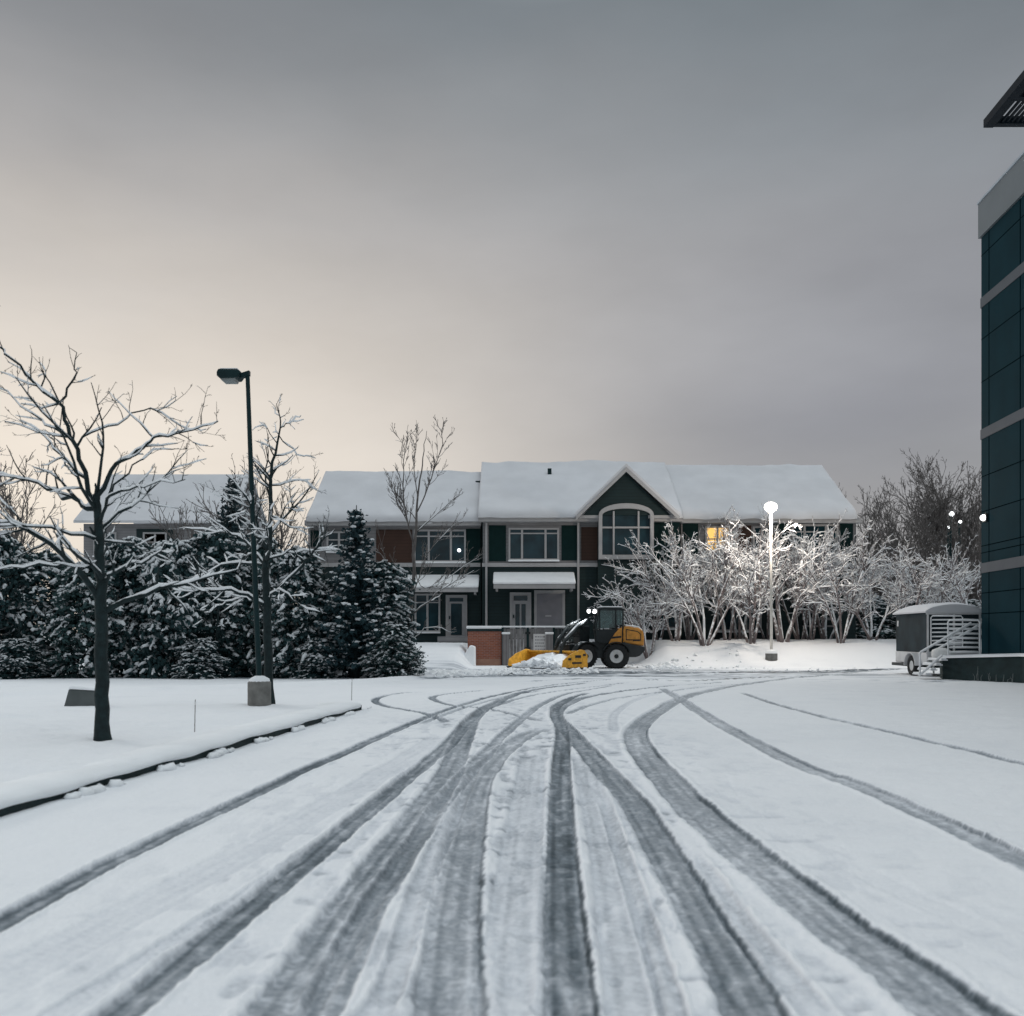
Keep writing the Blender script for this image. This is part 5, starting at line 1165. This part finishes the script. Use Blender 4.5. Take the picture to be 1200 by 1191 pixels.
# ---------------------------------------------------------------- sky, light, haze, camera
def sky():
    w = bpy.data.worlds.new('World'); S.world = w; w.use_nodes = True; N = w.node_tree.nodes; L = w.node_tree.links
    bg = N['Background']; tc = N.new('ShaderNodeTexCoord'); sp = N.new('ShaderNodeSeparateXYZ'); L.new(tc.outputs['Generated'], sp.inputs[0])
    def math_(op, a, b=None, c=None, clamp=False):
        n = N.new('ShaderNodeMath'); n.operation = op; n.use_clamp = clamp
        for i, v in enumerate((a, b, c)):
            if v is None: continue
            if isinstance(v, (int, float)): n.inputs[i].default_value = v
            else: L.new(v, n.inputs[i])
        return n.outputs[0]
    az = math_('ARCTAN2', sp.outputs[0], sp.outputs[1]); el = math_('ARCSINE', sp.outputs[2])
    nz = N.new('ShaderNodeTexNoise'); nz.inputs['Scale'].default_value = 1.7; nz.inputs['Detail'].default_value = 4; nz.inputs['Roughness'].default_value = .45
    mp = N.new('ShaderNodeMapping'); mp.inputs['Scale'].default_value = (1, 1, 2.6); mp.inputs['Rotation'].default_value = (0, .35, 0); L.new(tc.outputs['Generated'], mp.inputs[0]); L.new(mp.outputs[0], nz.inputs['Vector'])
    nn = math_('SUBTRACT', nz.outputs[0], .5)
    e2 = math_('MULTIPLY_ADD', nn, .26, el)
    e3 = math_('MULTIPLY_ADD', az, .10, e2)
    r = N.new('ShaderNodeValToRGB'); e = r.color_ramp.elements; L.new(math_('DIVIDE', e3, 1.5708), r.inputs[0])
    cols = [(0.0, (.30, .30, .315)), (.07, (.30, .30, .315)), (.14, (.30, .31, .325)), (.24, (.302, .315, .342)), (.36, (.185, .215, .240)), (.46, (.60, .64, .67)), (1.0, (1.46, 1.575, 1.63))]
    e[0].position = 0; e[0].color = (*cols[0][1], 1); e[1].position = 1; e[1].color = (*cols[-1][1], 1)
    for p, c in cols[1:-1]: x = e.new(p); x.color = (*c, 1)
    # warm glow low on the left, dull cloud bank high on the left and low on the right
    def gauss(a0, sa, e0, se, amp):
        g1 = math_('POWER', math_('DIVIDE', math_('SUBTRACT', az, a0), sa), 2.0); g2 = math_('POWER', math_('DIVIDE', math_('SUBTRACT', e2, e0), se), 2.0)
        return math_('MULTIPLY', math_('EXPONENT', math_('MULTIPLY', math_('ADD', g1, g2), -1.0)), amp)
    def mixc(fac, a, col, blend='MIX'):
        m = N.new('ShaderNodeMix'); m.data_type = 'RGBA'; m.blend_type = blend; L.new(fac, m.inputs[0]); L.new(a, m.inputs[6]); m.inputs[7].default_value = (*col, 1); return m.outputs[2]
    c = mixc(gauss(-.46, .58, .17, .25, 1.0), r.outputs[0], (.80, .715, .62))
    c = mixc(gauss(-.50, .40, .64, .20, .55), c, (.15, .16, .18))
    c = mixc(gauss(.32, .26, .24, .11, .7), c, (.235, .24, .272))
    nz2 = N.new('ShaderNodeTexNoise'); nz2.inputs['Scale'].default_value = 4.5; nz2.inputs['Detail'].default_value = 5; nz2.inputs['Roughness'].default_value = .55; L.new(mp.outputs[0], nz2.inputs['Vector'])
    v = math_('ADD', math_('MULTIPLY_ADD', nn, .65, 1.0), math_('MULTIPLY', math_('SUBTRACT', nz2.outputs[0], .5), .28))
    vm = N.new('ShaderNodeVectorMath'); vm.operation = 'SCALE'; L.new(c, vm.inputs[0]); L.new(v, vm.inputs['Scale'])
    sk = N.new('ShaderNodeTexSky'); sk.sky_type = 'NISHITA'; sk.sun_disc = False; sk.sun_elevation = math.radians(12); sk.sun_rotation = math.radians(-60)
    sv = N.new('ShaderNodeVectorMath'); sv.operation = 'SCALE'; sv.inputs['Scale'].default_value = .004; L.new(sk.outputs[0], sv.inputs[0])
    av = N.new('ShaderNodeVectorMath'); L.new(vm.outputs[0], av.inputs[0]); L.new(sv.outputs[0], av.inputs[1])
    L.new(av.outputs[0], bg.inputs['Color']); bg.inputs['Strength'].default_value = 1.0
sky()
sun = bpy.data.lights.new('sun', 'SUN'); sun.energy = .55; sun.angle = math.radians(14); sun.color = (1, .97, .92)
so = bpy.data.objects.new('sun', sun); COL.objects.link(so); a, e = math.radians(-60), math.radians(22)
so.rotation_euler = Vector((-math.sin(a)*math.cos(e), -math.cos(a)*math.cos(e), -math.sin(e))).to_track_quat('-Z', 'Y').to_euler(); so.location = (-20, 10, 20)
HAZE = 0.0
if HAZE:
    hb = MB(); hb.box((-110, -20, -1.3), (110, 130, 24)); o = hb.build('haze', 'snow'); o.data.materials.clear()
    m = bpy.data.materials.new('haze'); m.use_nodes = True; N = m.node_tree.nodes; N.remove(N['Principled BSDF']); v = N.new('ShaderNodeVolumePrincipled')
    v.inputs['Color'].default_value = (.85, .89, .95, 1); v.inputs['Density'].default_value = HAZE; m.node_tree.links.new(v.outputs[0], N['Material Output'].inputs['Volume'])
    o.data.materials.append(m); tag(o, 'thin cold haze over the whole lot', 'haze', kind='stuff')
cam = bpy.data.cameras.new('camera'); co = bpy.data.objects.new('camera', cam); COL.objects.link(co); S.camera = co
co.location = (0, 0, H); co.rotation_euler = (math.pi/2, 0, 0); cam.sensor_width = 36; cam.lens = 34.5; cam.sensor_fit = 'HORIZONTAL'; cam.shift_y = 149.5/1200; cam.clip_end = 3000; cam.clip_start = .05
cam.dof.use_dof = True; cam.dof.focus_distance = 40; cam.dof.aperture_fstop = 2.2
S.view_settings.view_transform = 'Standard'; S.view_settings.look = 'None'; S.view_settings.gamma = 1; S.view_settings.exposure = 0
